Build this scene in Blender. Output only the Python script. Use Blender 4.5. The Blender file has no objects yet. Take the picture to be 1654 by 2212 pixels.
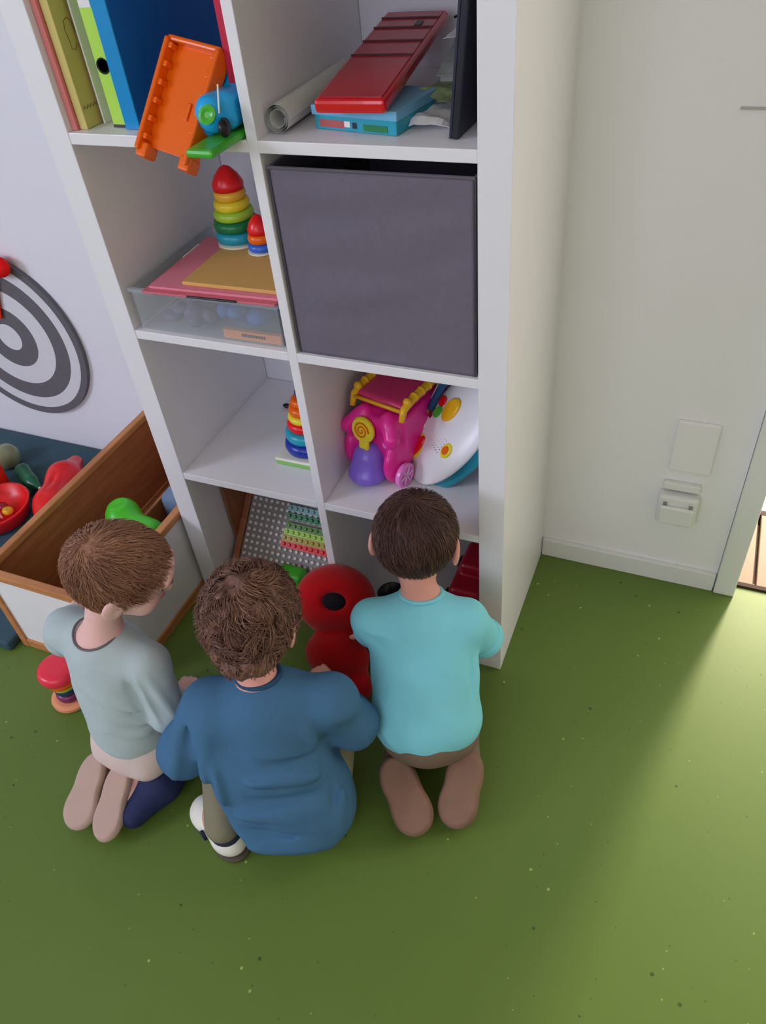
import bpy, math, random
import numpy as np
from mathutils import Matrix, Vector, noise

# ---------------------------------------------------------------- camera, light, exposure
sc = bpy.context.scene
col = sc.collection
CAM_C = (1.055940524327646, -1.0297121571625538, 1.469884965119657)
CAM_R = [[0.9214384686203252, 0.3785402278377487, -0.08751253884544344],      # right
         [0.19543362935942918, -0.6462596355741326, -0.7376680689463186],      # down
         [-0.33579286034999495, 0.6626128427189852, -0.6694679795194347]]      # forward
cam = bpy.data.cameras.new('camera')
cam.sensor_fit = 'VERTICAL'; cam.sensor_height = 36.0
cam.lens = 1670.21 * 36.0 / 2212.0
cam.shift_x = (827 - 823.07) / 2212.0; cam.shift_y = (1098.17 - 1106) / 2212.0
cam.clip_start = 0.02; cam.clip_end = 100
co = bpy.data.objects.new('camera', cam); col.objects.link(co); sc.camera = co
rt, dn, fw = [Vector(v) for v in CAM_R]
co.matrix_world = Matrix(((rt.x, -dn.x, -fw.x, CAM_C[0]), (rt.y, -dn.y, -fw.y, CAM_C[1]), (rt.z, -dn.z, -fw.z, CAM_C[2]), (0, 0, 0, 1)))

sc.view_settings.view_transform = 'Standard'
sc.view_settings.look = 'None'
sc.view_settings.gamma = 1.0
sc.view_settings.use_curve_mapping = False
sc.view_settings.exposure = 0.0

world = bpy.data.worlds.new('sky'); sc.world = world; world.use_nodes = True
bg = world.node_tree.nodes['Background']
bg.inputs[0].default_value = (1.0, 0.95, 0.88, 1); bg.inputs[1].default_value = 2.3

def lamp(name, kind, loc, target, power, color, size=None, size_y=None, spread=None):
    l = bpy.data.lights.new(name, kind); l.color = color; l.energy = power
    if kind == 'AREA':
        l.shape = 'RECTANGLE'; l.size = size; l.size_y = size_y
        if spread: l.spread = math.radians(spread)
    o = bpy.data.objects.new(name, l); col.objects.link(o); o.location = loc
    o.rotation_euler = (Vector(target) - Vector(loc)).to_track_quat('-Z', 'Y').to_euler()
    return o
# daylight of the windows in the wall behind the photographer and in the left wall
lamp('window_daylight', 'AREA', (0.5, -3.25, 1.9), (0.5, 0, 0.8), 25, (0.74, 0.78, 1.0), 2.0, 1.0)
lamp('side_window_daylight', 'AREA', (-2.5, -2.7, 2.25), (0.3, -0.2, 0.5), 60, (0.72, 0.765, 1.0), 1.3, 0.9)
# low warm daylight that comes in by the garden door on the right
lamp('garden_door_daylight', 'AREA', (1.55, 1.75, 1.0), (1.42, 0.0, 0.0), 60, (1.0, 0.85, 0.60), 0.18, 1.0)
sun = lamp('sun', 'SUN', (3, 0, 4), (0.2, 0.35, 0), 0.8, (1.0, 0.9, 0.75)); sun.data.angle = 0.02

# ---------------------------------------------------------------- helpers
def lin(c):
    c /= 255.0
    return c / 12.92 if c <= 0.04045 else ((c + 0.055) / 1.055) ** 2.4
def C(r, g, b, k=0.62):
    return tuple(min(0.9, lin(v) / k) for v in (r, g, b)) + (1,)
MATS = {}
def mat(name, color, rough=0.6, spec=0.4, noise_scale=None, noise_amt=0.12, bump=0.0, bump_scale=200, metal=0.0, trans=0.0, coat=0.0, alpha=1.0, attr=None, sheen=0.0, sss=0.0):
    m = bpy.data.materials.new(name); m.use_nodes = True
    nt = m.node_tree; N = nt.nodes; L = nt.links; b = N['Principled BSDF']
    b.inputs['Base Color'].default_value = color; b.inputs['Roughness'].default_value = rough
    b.inputs['Specular IOR Level'].default_value = spec; b.inputs['Metallic'].default_value = metal
    b.inputs['Transmission Weight'].default_value = trans; b.inputs['Coat Weight'].default_value = coat
    b.inputs['Alpha'].default_value = alpha; b.inputs['Sheen Weight'].default_value = sheen
    if sss:
        b.inputs['Subsurface Weight'].default_value = sss; b.inputs['Subsurface Radius'].default_value = (0.02, 0.008, 0.004); b.inputs['Subsurface Scale'].default_value = 0.4
    tc = N.new('ShaderNodeTexCoord')
    if attr:
        a = N.new('ShaderNodeVertexColor'); a.layer_name = attr; L.new(a.outputs[0], b.inputs['Base Color'])
    elif noise_scale:
        n = N.new('ShaderNodeTexNoise'); n.inputs['Scale'].default_value = noise_scale; n.inputs['Detail'].default_value = 4
        L.new(tc.outputs['Object'], n.inputs['Vector'])
        mx = N.new('ShaderNodeMix'); mx.data_type = 'RGBA'
        lo = tuple(v * (1 - noise_amt) for v in color[:3]) + (1,); hi = tuple(min(1, v * (1 + noise_amt)) for v in color[:3]) + (1,)
        mx.inputs[6].default_value = lo; mx.inputs[7].default_value = hi
        L.new(n.outputs['Fac'], mx.inputs[0]); L.new(mx.outputs[2], b.inputs['Base Color'])
    if bump:
        n2 = N.new('ShaderNodeTexNoise'); n2.inputs['Scale'].default_value = bump_scale; n2.inputs['Detail'].default_value = 3
        L.new(tc.outputs['Object'], n2.inputs['Vector'])
        bp = N.new('ShaderNodeBump'); bp.inputs['Strength'].default_value = bump; bp.inputs['Distance'].default_value = 0.002
        L.new(n2.outputs['Fac'], bp.inputs['Height']); L.new(bp.outputs[0], b.inputs['Normal'])
    MATS[name] = m
    return m

def wood_mat(name, c1, c2, scale=(3, 30, 30), rough=0.45):
    m = mat(name, c1, rough)
    nt = m.node_tree; N = nt.nodes; L = nt.links; b = N['Principled BSDF']
    tc = N['Texture Coordinate']; mp = N.new('ShaderNodeMapping'); mp.inputs['Scale'].default_value = scale
    n = N.new('ShaderNodeTexNoise'); n.inputs['Scale'].default_value = 2.0; n.inputs['Detail'].default_value = 6; n.inputs['Distortion'].default_value = 0.6
    L.new(tc.outputs['Object'], mp.inputs[0]); L.new(mp.outputs[0], n.inputs['Vector'])
    r = N.new('ShaderNodeValToRGB'); r.color_ramp.elements[0].position = 0.35; r.color_ramp.elements[1].position = 0.7
    r.color_ramp.elements[0].color = c1; r.color_ramp.elements[1].color = c2
    L.new(n.outputs['Fac'], r.inputs[0]); L.new(r.outputs[0], b.inputs['Base Color'])
    return m

W = {}
def wloc(o): return W.get(o.name, Vector((0, 0, 0)))
def tag(o, label=None, cat=None, group=None, kind=None):
    if label: o['label'] = label
    if cat: o['category'] = cat
    if group: o['group'] = group
    if kind: o['kind'] = kind
    return o
def empty(name, loc, label, cat, group=None):
    o = bpy.data.objects.new(name, None); col.objects.link(o); o.location = loc; o.empty_display_size = 0.05
    W[o.name] = Vector(loc); tag(o, label, cat, group); return o

def link_mesh(name, verts, faces, material, parent=None, origin=None, smooth=False, bevel=0.0, colors=None, mats=None, fmat=None):
    base = wloc(parent) if parent else Vector(origin if origin is not None else (0, 0, 0))
    v = np.asarray(verts, dtype=float) - np.array(base)
    me = bpy.data.meshes.new(name); me.from_pydata(v.tolist(), [], faces if isinstance(faces, list) else faces.tolist()); me.update()
    o = bpy.data.objects.new(name, me); col.objects.link(o)
    if parent: o.parent = parent
    else: o.location = base
    W[o.name] = base
    for m in (mats or [material]): me.materials.append(m)
    if fmat is not None: me.polygons.foreach_set('material_index', fmat)
    if smooth: me.polygons.foreach_set('use_smooth', [True] * len(me.polygons))
    if colors is not None:
        ca = me.color_attributes.new('Col', 'FLOAT_COLOR', 'POINT'); ca.data.foreach_set('color', np.asarray(colors, dtype=np.float32).ravel())
    if bevel:
        b = o.modifiers.new('bevel', 'BEVEL'); b.width = bevel; b.segments = 2; b.limit_method = 'ANGLE'; b.angle_limit = 0.6
    return o

class MB:
    def __init__(self, M=None): self.v = []; self.f = []; self.M = M or Matrix.Identity(4)
    def _add(self, vs, fs):
        n = len(self.v); self.v += [tuple(self.M @ Vector(p)) for p in vs]; self.f += [[i + n for i in f] for f in fs]; return self
    def box(self, x0, x1, y0, y1, z0, z1):
        vs = [(x0, y0, z0), (x1, y0, z0), (x1, y1, z0), (x0, y1, z0), (x0, y0, z1), (x1, y0, z1), (x1, y1, z1), (x0, y1, z1)]
        return self._add(vs, [[0, 3, 2, 1], [4, 5, 6, 7], [0, 1, 5, 4], [1, 2, 6, 5], [2, 3, 7, 6], [3, 0, 4, 7]])
    def tube(self, pts, r, n=12, caps=True):
        pts = [Vector(p) for p in pts]; rs = r if isinstance(r, (list, tuple)) else [r] * len(pts)
        vs = []; fs = []; up = None
        for i, p in enumerate(pts):
            d = (pts[min(i + 1, len(pts) - 1)] - pts[max(i - 1, 0)]).normalized()
            if up is None: up = Vector((0, 0, 1)) if abs(d.z) < 0.9 else Vector((1, 0, 0))
            a = d.cross(up).normalized(); b = a.cross(d).normalized(); up = b
            for k in range(n):
                t = 2 * math.pi * k / n; vs.append(p + (a * math.cos(t) + b * math.sin(t)) * rs[i])
        for i in range(len(pts) - 1):
            for k in range(n):
                fs.append([i * n + k, i * n + (k + 1) % n, (i + 1) * n + (k + 1) % n, (i + 1) * n + k])
        if caps: fs.append(list(range(n))[::-1]); fs.append([(len(pts) - 1) * n + k for k in range(n)])
        return self._add(vs, fs)
    def lathe(self, prof, c=(0, 0, 0), n=32):          # prof: (r, z) about +Z
        vs = []; fs = []
        for r, z in prof:
            for k in range(n):
                t = 2 * math.pi * k / n; vs.append((c[0] + r * math.cos(t), c[1] + r * math.sin(t), c[2] + z))
        for i in range(len(prof) - 1):
            for k in range(n):
                fs.append([i * n + k, i * n + (k + 1) % n, (i + 1) * n + (k + 1) % n, (i + 1) * n + k])
        fs.append(list(range(n))[::-1]); fs.append([(len(prof) - 1) * n + k for k in range(n)])
        return self._add(vs, fs)
    def prism(self, poly, z0, z1):
        n = len(poly); vs = [(x, y, z0) for x, y in poly] + [(x, y, z1) for x, y in poly]
        return self._add(vs, [list(range(n))[::-1], list(range(n, 2 * n))] + [[i, (i + 1) % n, n + (i + 1) % n, n + i] for i in range(n)])
    def ball(self, c, r, n=16, m=10):
        if not isinstance(r, (tuple, list)): r = (r, r, r)
        vs = []; fs = []
        for i in range(m + 1):
            ph = math.pi * i / m
            for k in range(n):
                t = 2 * math.pi * k / n; vs.append((c[0] + r[0] * math.sin(ph) * math.cos(t), c[1] + r[1] * math.sin(ph) * math.sin(t), c[2] - r[2] * math.cos(ph)))
        for i in range(m):
            for k in range(n): fs.append([i * n + k, i * n + (k + 1) % n, (i + 1) * n + (k + 1) % n, (i + 1) * n + k])
        return self._add(vs, fs)
    def build(self, name, material, parent=None, **kw):
        return link_mesh(name, self.v, self.f, material, parent, **kw)
def frame(o, x, y, z):      # matrix from origin and axes
    x, y, z = Vector(x).normalized(), Vector(y).normalized(), Vector(z).normalized()
    return Matrix(((x.x, y.x, z.x, o[0]), (x.y, y.y, z.y, o[1]), (x.z, y.z, z.z, o[2]), (0, 0, 0, 1)))
def ring_prof(r, h, t):     # rounded solid ring seen from outside
    return [(0.3 * r, 0), (r - t, 0), (r - 0.3 * t, 0.12 * h), (r, 0.5 * h), (r - 0.3 * t, 0.88 * h), (r - t, h), (0.3 * r, h)]

# ---- distance-field modelling for soft, continuous shapes
def V(*a): return np.array(a, dtype=float)
def unit(v): v = np.asarray(v, float); return v / np.linalg.norm(v)
class SDF:
    def __init__(s, lo, hi, h):
        s.lo = np.array(lo, float); s.h = h
        s.n = np.ceil((np.array(hi) - s.lo) / h).astype(int) + 1
        s.F = np.full(s.n, 0.04, dtype=np.float32)
    def _sub(s, lo, hi, pad):
        a = np.clip(np.floor((lo - pad - s.lo) / s.h).astype(int), 0, s.n - 1); b = np.clip(np.ceil((hi + pad - s.lo) / s.h).astype(int) + 1, 1, s.n)
        if np.any(b - a < 1): return None, None
        g = [s.lo[i] + s.h * np.arange(a[i], b[i]) for i in range(3)]
        P = np.meshgrid(*g, indexing='ij', sparse=True)
        return tuple(slice(a[i], b[i]) for i in range(3)), P
    def _op(s, sl, d, k, sub=False):
        A = s.F[sl]; d = d.astype(np.float32)
        if sub: d = -d; h = np.clip(0.5 - 0.5 * (A - d) / k, 0, 1) if k > 0 else (d > A); s.F[sl] = A * (1 - h) + d * h + (k * h * (1 - h) if k > 0 else 0)
        elif k > 0: h = np.clip(0.5 + 0.5 * (A - d) / k, 0, 1); s.F[sl] = A * (1 - h) + d * h - k * h * (1 - h)
        else: s.F[sl] = np.minimum(A, d)
    def cone(s, a, ra, b, rb, k=0.012, sub=False):
        a = np.asarray(a, float); b = np.asarray(b, float); m = max(ra, rb)
        sl, P = s._sub(np.minimum(a, b) - m, np.maximum(a, b) + m, 0.03)
        if sl is None: return s
        d = b - a; L2 = max(d @ d, 1e-12)
        t = np.clip(((P[0] - a[0]) * d[0] + (P[1] - a[1]) * d[1] + (P[2] - a[2]) * d[2]) / L2, 0, 1)
        dist = np.sqrt((P[0] - a[0] - t * d[0]) ** 2 + (P[1] - a[1] - t * d[1]) ** 2 + (P[2] - a[2] - t * d[2]) ** 2) - (ra + (rb - ra) * t)
        s._op(sl, dist, k, sub); return s
    def chain(s, pts, rs, k=0.012, sub=False):
        for i in range(len(pts) - 1): s.cone(pts[i], rs[i], pts[i + 1], rs[i + 1], k, sub)
        return s
    def ell(s, c, r, X=(1, 0, 0), Y=(0, 1, 0), Z=(0, 0, 1), k=0.012, sub=False):
        c = np.asarray(c, float); r = np.asarray(r, float); m = r.max()
        sl, P = s._sub(c - m, c + m, 0.03)
        if sl is None: return s
        q = [(P[0] - c[0]) * A[0] + (P[1] - c[1]) * A[1] + (P[2] - c[2]) * A[2] for A in (X, Y, Z)]
        k0 = np.sqrt(sum((q[i] / r[i]) ** 2 for i in range(3))) + 1e-9; k1 = np.sqrt(sum((q[i] / r[i] ** 2) ** 2 for i in range(3))) + 1e-9
        s._op(sl, k0 * (k0 - 1) / k1, k, sub); return s
    def rbox(s, c, r, rad, X=(1, 0, 0), Y=(0, 1, 0), Z=(0, 0, 1), k=0.008, sub=False):
        c = np.asarray(c, float); r = np.asarray(r, float); m = np.linalg.norm(r)
        sl, P = s._sub(c - m, c + m, 0.02)
        if sl is None: return s
        q = [np.abs((P[0] - c[0]) * A[0] + (P[1] - c[1]) * A[1] + (P[2] - c[2]) * A[2]) - (r[i] - rad) for i, A in enumerate((X, Y, Z))]
        o = np.sqrt(sum(np.maximum(v, 0) ** 2 for v in q)); i_ = np.minimum(np.maximum(np.maximum(q[0], q[1]), q[2]), 0)
        s._op(sl, o + i_ - rad, k, sub); return s
    def cut(s, p, n):                                    # keep the side n points away from
        n = unit(n); g = [s.lo[i] + s.h * np.arange(s.n[i]) for i in range(3)]; P = np.meshgrid(*g, indexing='ij', sparse=True)
        s.F = np.maximum(s.F, ((P[0] - p[0]) * n[0] + (P[1] - p[1]) * n[1] + (P[2] - p[2]) * n[2]).astype(np.float32)); return s
    def warp(s, fn):                                     # add fn(x, y, z) to the field
        g = [s.lo[i] + s.h * np.arange(s.n[i]) for i in range(3)]; P = np.meshgrid(*g, indexing='ij', sparse=True)
        s.F = (s.F + fn(*P)).astype(np.float32); return s
    def fold(s, a, b, amp, w):                           # soft cloth fold (amp > 0) or crease (amp < 0) along a segment
        a = np.asarray(a, float); b = np.asarray(b, float); d = b - a; L2 = d @ d
        sl, P = s._sub(np.minimum(a, b), np.maximum(a, b), 3 * w)
        t = np.clip(((P[0] - a[0]) * d[0] + (P[1] - a[1]) * d[1] + (P[2] - a[2]) * d[2]) / L2, 0, 1)
        q = (P[0] - a[0] - t * d[0]) ** 2 + (P[1] - a[1] - t * d[1]) ** 2 + (P[2] - a[2] - t * d[2]) ** 2
        s.F[sl] -= (amp * np.exp(-q / w ** 2) * np.sin(np.pi * np.clip(t, 0.02, 0.98)) ** 0.7).astype(np.float32); return s
    def mesh(s):
        F = s.F.copy(); F[0] = F[-1] = 0.04; F[:, 0] = F[:, -1] = 0.04; F[:, :, 0] = F[:, :, -1] = 0.04
        ins = F < 0; nc = np.array(F.shape) - 1
        acc = np.zeros(tuple(nc) + (3,), np.float32); cnt = np.zeros(tuple(nc), np.float32)
        for ax in range(3):
            o1, o2 = [i for i in range(3) if i != ax]
            for a in (0, 1):
                for b in (0, 1):
                    sl0 = [None] * 3; sl1 = [None] * 3
                    sl0[ax] = slice(0, nc[ax]); sl1[ax] = slice(1, nc[ax] + 1)
                    sl0[o1] = sl1[o1] = slice(a, a + nc[o1]); sl0[o2] = sl1[o2] = slice(b, b + nc[o2])
                    f0 = F[tuple(sl0)]; f1 = F[tuple(sl1)]; cr = (f0 < 0) != (f1 < 0)
                    t = np.where(cr, f0 / np.where(cr, f0 - f1, 1), 0)
                    cnt += cr; acc[..., ax] += t; acc[..., o1] += a * cr; acc[..., o2] += b * cr
        act = cnt > 0; idx = np.full(tuple(nc), -1, np.int64); idx[act] = np.arange(act.sum())
        ijk = np.argwhere(act); verts = s.lo + s.h * (ijk + acc[act] / cnt[act][:, None])
        faces = []
        for ax in range(3):
            o1, o2 = [(1, 2), (2, 0), (0, 1)][ax]
            sl0 = [slice(1, -1)] * 3; sl1 = [slice(1, -1)] * 3; sl0[ax] = slice(0, F.shape[ax] - 1); sl1[ax] = slice(1, F.shape[ax])
            a = ins[tuple(sl0)]; b = ins[tuple(sl1)]
            for flip in (0, 1):
                e = np.argwhere((a & ~b) if not flip else (~a & b))
                if len(e) == 0: continue
                off = np.array([1, 1, 1]); off[ax] = 0; e = e + off
                def cell(d1, d2):
                    q = e.copy(); q[:, o1] -= d1; q[:, o2] -= d2; return idx[q[:, 0], q[:, 1], q[:, 2]]
                q = np.stack([cell(1, 1), cell(0, 1), cell(0, 0), cell(1, 0)], 1)
                if flip: q = q[:, ::-1]
                faces.append(q)
        return verts, np.concatenate(faces)
    def build(s, name, material, parent=None, colorfn=None, **kw):
        v, f = s.mesh()
        c = colorfn(v) if colorfn else None
        return link_mesh(name, v, f, material, parent, smooth=True, colors=c, **kw)

# ---------------------------------------------------------------- materials
white_lac = mat('white_laminate', C(196, 195, 203), 0.35, 0.4, 3, 0.015)
wall_mat = mat('wall_paint', C(192, 192, 202), 0.85, 0.2, 2.5, 0.02, 0.15, 120)
wall_r = mat('door_lit_wall_paint', C(206, 202, 197), 0.8, 0.2, 2.0, 0.02, 0.12, 120)  # same back wall, door light put into a warmer, lighter colour on this part
cream_wall = mat('cream_wall_paint', C(192, 184, 176), 0.85, 0.2, 2.0, 0.02)
trim_mat = mat('white_trim_paint', C(188, 190, 186), 0.5, 0.4, 4, 0.02)
def floor_material():
    m = mat('green_linoleum', C(97, 122, 50, 0.50), 0.42, 0.35)
    nt = m.node_tree; N = nt.nodes; L = nt.links; b = N['Principled BSDF']; tc = N['Texture Coordinate']
    n = N.new('ShaderNodeTexNoise'); n.inputs['Scale'].default_value = 3; n.inputs['Detail'].default_value = 5; L.new(tc.outputs['Object'], n.inputs['Vector'])
    mx = N.new('ShaderNodeMix'); mx.data_type = 'RGBA'; mx.inputs[6].default_value = C(80, 103, 40, 0.72); mx.inputs[7].default_value = C(88, 109, 47, 0.72)
    L.new(n.outputs['Fac'], mx.inputs[0]); out = mx.outputs[2]
    for sc_, thr, colr in ((26, 0.070, C(128, 146, 78)), (21, 0.070, C(50, 68, 28)), (38, 0.065, C(116, 136, 70)), (47, 0.085, C(62, 80, 34))):
        v = N.new('ShaderNodeTexVoronoi'); v.inputs['Scale'].default_value = sc_; L.new(tc.outputs['Object'], v.inputs['Vector'])
        lt = N.new('ShaderNodeMath'); lt.operation = 'LESS_THAN'; lt.inputs[1].default_value = thr; L.new(v.outputs['Distance'], lt.inputs[0])
        sp = N.new('ShaderNodeSeparateColor'); L.new(v.outputs['Color'], sp.inputs[0])
        g = N.new('ShaderNodeMath'); g.operation = 'GREATER_THAN'; g.inputs[1].default_value = 0.72; L.new(sp.outputs[0], g.inputs[0])
        mu = N.new('ShaderNodeMath'); mu.operation = 'MULTIPLY'; L.new(lt.outputs[0], mu.inputs[0]); L.new(g.outputs[0], mu.inputs[1])
        m2 = N.new('ShaderNodeMix'); m2.data_type = 'RGBA'; L.new(mu.outputs[0], m2.inputs[0]); L.new(out, m2.inputs[6]); m2.inputs[7].default_value = colr; out = m2.outputs[2]
    L.new(out, b.inputs['Base Color']); return m
floor_mat = floor_material()
crate_wood = wood_mat('honey_wood', C(150, 98, 58), C(172, 118, 72), (4, 4, 30))
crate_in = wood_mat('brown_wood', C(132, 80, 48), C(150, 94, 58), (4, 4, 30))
deck_wood = wood_mat('deck_wood', C(205, 140, 95, 4.8), C(225, 165, 120, 4.8), (30, 3, 3))
deck_dark = mat('dark_gap', C(50, 35, 28), 0.8)
mat_blue = mat('slate_blue_vinyl', C(46, 68, 78), 0.7, 0.25, 3, 0.05)
def plastic(name, r, g, b, k=0.62, rough=0.3): return mat(name, C(r, g, b, k), rough, 0.5)
red_p = plastic('red_plastic', 190, 15, 20); orange_p = plastic('orange_plastic', 226, 84, 0); yellow_p = plastic('yellow_plastic', 225, 180, 40)
green_p = plastic('green_plastic', 60, 150, 40); blue_p = plastic('sky_blue_plastic', 20, 140, 195); navy_p = plastic('navy_plastic', 15, 40, 130)
teal_p = plastic('teal_plastic', 25, 130, 150); lime_p = plastic('lime_plastic', 140, 175, 50); dgreen_p = plastic('dark_green_plastic', 15, 100, 55)
pink_p = plastic('pink_plastic', 225, 30, 125); lpink_p = plastic('light_pink_plastic', 232, 110, 175); purple_p = plastic('violet_plastic', 110, 85, 180)
white_p = plastic('white_plastic', 196, 202, 206); black_p = plastic('black_plastic', 16, 16, 20); cream_p = plastic('cream_plastic', 205, 200, 180)
magenta_p = plastic('deep_rose_plastic', 170, 40, 85)

# ---------------------------------------------------------------- dimensions of the shelf unit
L_, I_, S_ = 0.0493, 0.335, 0.01814
PITCH = (I_ + S_) * 1.0149; D = 0.3996
xl = L_; xc0 = L_ + I_; xc1 = xc0 + S_; xr = xc1 + I_; xo = xr + L_
zt = [L_ + k * PITCH for k in range(5)]

# ---------------------------------------------------------------- the room
YW = 0.402
def struct(name, m, *boxes, **kw):
    b = MB()
    for q in boxes: b.box(*q)
    o = b.build(name, m, **kw); o['kind'] = 'structure'; return o
struct('floor', floor_mat, (-3.0, 3.2, -3.5, YW + 0.012, -0.05, 0))
struct('wall_back', wall_mat, (-3.0, 0.60, YW, YW + 0.07, 0, 2.6))
struct('wall_back_right', wall_r, (0.60, 1.205, YW - 0.008, YW + 0.07, 0, 2.6), (2.2, 3.2, YW - 0.008, YW + 0.07, 0, 2.6), (1.205, 2.2, YW - 0.008, YW + 0.07, 2.12, 2.6))
struct('wall_left', cream_wall, (-3.1, -3.0, -3.5, YW, 0, 2.6))
struct('wall_right', cream_wall, (3.2, 3.3, -3.5, YW, 0, 2.6))
struct('wall_front', cream_wall, (-3.0, 3.2, -3.6, -3.5, 0, 2.6))
struct('ceiling', cream_wall, (-3.1, 3.3, -3.6, YW + 0.07, 2.6, 2.7))
struct('baseboard_back', trim_mat, (xo + 0.002, 1.203, YW - 0.020, YW - 0.008, 0.0, 0.055), bevel=0.002)
struct('trim_1', trim_mat, (1.206, 1.252, YW - 0.024, YW + 0.04, 0.0, 2.11), bevel=0.003)      # door frame jamb
struct('trim_2', trim_mat, (1.252, 2.198, YW - 0.024, YW + 0.04, 2.06, 2.11), bevel=0.003)
struct('trim_3', trim_mat, (2.15, 2.198, YW - 0.024, YW + 0.04, 0.0, 2.06), bevel=0.003)
struct('trim_4', deck_dark, (1.254, 2.148, YW + 0.014, YW + 0.026, -0.03, 0.006))               # threshold seal
# garden deck and paving outside
deck = empty('garden_deck', (1.7, 0.5, -0.03), 'sunlit orange wooden deck boards just outside the garden door', 'deck')
x = 1.10; k = 0
while x < 2.35:
    w = 0.044
    MB().box(x, x + w, YW + 0.075 if x < 1.21 else YW + 0.03, 0.70, -0.03, -0.004 - 0.002 * (k % 2)).build('plank', deck_wood, deck, bevel=0.002); x += w + 0.006; k += 1
MB().box(1.10, 2.4, 0.703, 0.72, -0.045, -0.006).build('edge_strip', deck_dark, deck)
struct('trim_5', mat('pale_paving', C(225, 222, 210, 0.9), 0.8, 0.2, 6, 0.06), (-4.0, 6.0, YW + 0.08, 6.0, -0.09, -0.046))

# wall socket, blank plate and conduit on the right wall
so = empty('wall_socket', (1.085, YW - 0.008, 0.24), 'white hinged-lid socket box low on the back wall right of the shelf', 'socket')
MB().box(1.043, 1.127, YW - 0.038, YW - 0.008, 0.205, 0.285).build('box', trim_mat, so, bevel=0.006)
MB().box(1.049, 1.121, YW - 0.048, YW - 0.038, 0.212, 0.262).build('lid', trim_mat, so, bevel=0.004)
hg = mat('grey_hinge', C(110, 110, 108), 0.5)
for hx in (1.054, 1.108): MB().box(hx, hx + 0.008, YW - 0.042, YW - 0.037, 0.262, 0.270).build('hinge', hg, so)
MB().box(1.046, 1.124, YW - 0.022, YW - 0.008, 0.292, 0.312).build('top_cover', trim_mat, so, bevel=0.003)
pl = MB().box(1.05, 1.135, YW - 0.018, YW - 0.008, 0.345, 0.475).build('wall_plate', wall_r, bevel=0.003, origin=(1.09, YW - 0.008, 0.345))
tag(pl, 'painted-over blank rectangular plate on the wall above the socket box', 'plate')
hk = MB().box(1.045, 1.085, YW - 0.011, YW - 0.008, 1.070, 1.074).build('wall_scratch_strip', mat('grey_mark', C(150, 150, 145), 0.7), origin=(1.06, YW - 0.008, 1.07))
hk.name = 'wall_clip'; tag(hk, 'tiny flat grey strip high on the right wall', 'strip')

# ---------------------------------------------------------------- cube shelf unit
sh = empty('cube_shelf', (0.39, 0.2, 0), 'tall white open cube shelf unit two compartments wide against the wall', 'shelf')
ztop = zt[4] + 0.03
BV = 0.0012
MB().box(0, xl, 0, D, 0, ztop).build('side_panel', white_lac, sh, bevel=BV)
MB().box(xr, xo, 0, D, 0, ztop).build('side_panel', white_lac, sh, bevel=BV)
MB().box(xl, xr, 0.0005, D, 0, zt[0]).build('bottom_panel', white_lac, sh, bevel=BV)
MB().box(xl, xr, 0.0005, D, zt[4] - S_, ztop).build('top_panel', white_lac, sh, bevel=BV)
MB().box(xc0, xc1, 0.001, D, zt[0], zt[4] - S_).build('divider', white_lac, sh, bevel=BV)
for k in (1, 2, 3):
    MB().box(xl, xc0, 0.001, D, zt[k] - S_, zt[k]).build('shelf_board', white_lac, sh, bevel=BV)
    MB().box(xc1, xr, 0.001, D, zt[k] - S_, zt[k]).build('shelf_board', white_lac, sh, bevel=BV)

# ---------------------------------------------------------------- top left compartment: files and toy truck
z = zt[3] + 0.0005
paper_m = mat('paper_white', C(205, 205, 198), 0.8, 0.2, 20, 0.03)
o = MB().box(xl + 0.001, xl + 0.011, 0.012, 0.30, z, z + 0.31).build('pink_folder', mat('dusty_pink_card', C(190, 112, 110), 0.6, 0.3, 8, 0.05), bevel=0.001, origin=(xl + 0.006, 0.15, z))
tag(o, 'thin dusty pink card folder standing against the left side of the top left compartment', 'folder')
yb = empty('document_box', (xl + 0.02, 0.15, z), 'olive yellow document box with faint pen scribbles beside the pink folder', 'box')
olive = mat('olive_card', C(172, 160, 96), 0.7, 0.25, 10, 0.08)
MB().box(xl + 0.0125, xl + 0.028, 0.018, 0.28, z, z + 0.305).build('body', olive, yb, bevel=0.001)
pen = mat('brown_pen_ink', C(88, 70, 45), 0.7)
xs = xl + 0.0284
rnd = random.Random(3)
m = MB()
for q, (yy, zz, ry, rz) in enumerate(((0.045, 0.13, 0.010, 0.022), (0.05, 0.20, 0.012, 0.026))):
    pts = [(xs, yy + ry * math.cos(t * 0.7) * (1 + 0.3 * math.sin(t * 2.3)), z + zz + rz * math.sin(t * 0.7)) for t in range(9)]
    m.tube(pts, 0.0005, 5)
m.build('pen_drawing', pen, yb)
m = MB(); pts = [(xs, 0.022 + 0.004 * i, z + 0.028 + (0.005 if i % 2 else 0)) for i in range(10)]; m.tube(pts, 0.0006, 5); m.build('pen_scribble', pen, yb)
o = MB().box(xl + 0.036, xl + 0.039, 0.050, 0.29, z, z + 0.30).build('paper_folder', paper_m, origin=(xl + 0.0375, 0.17, z)); tag(o, 'thin off-white folder edge standing between olive box and green file', 'folder')
o = MB().box(xl + 0.046, xl + 0.064, 0.075, 0.30, z, z + 0.30).build('pale_document_box', mat('pale_card', C(178, 180, 160), 0.7), bevel=0.001, origin=(xl + 0.055, 0.17, z)); tag(o, 'pale grey-green document box set back left of the lime green file', 'box')
gf = empty('lever_arch_file', (xl + 0.08, 0.18, z), 'lime green lever arch file with black finger ring on its spine', 'file')
lime_card = mat('lime_card', C(150, 190, 72), 0.5, 0.3, 10, 0.04)
gx0, gx1 = xl + 0.067, xl + 0.092
MB().box(gx0, gx1, 0.036, 0.040, z, z + 0.32).build('spine', lime_card, gf, bevel=0.001)
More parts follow.
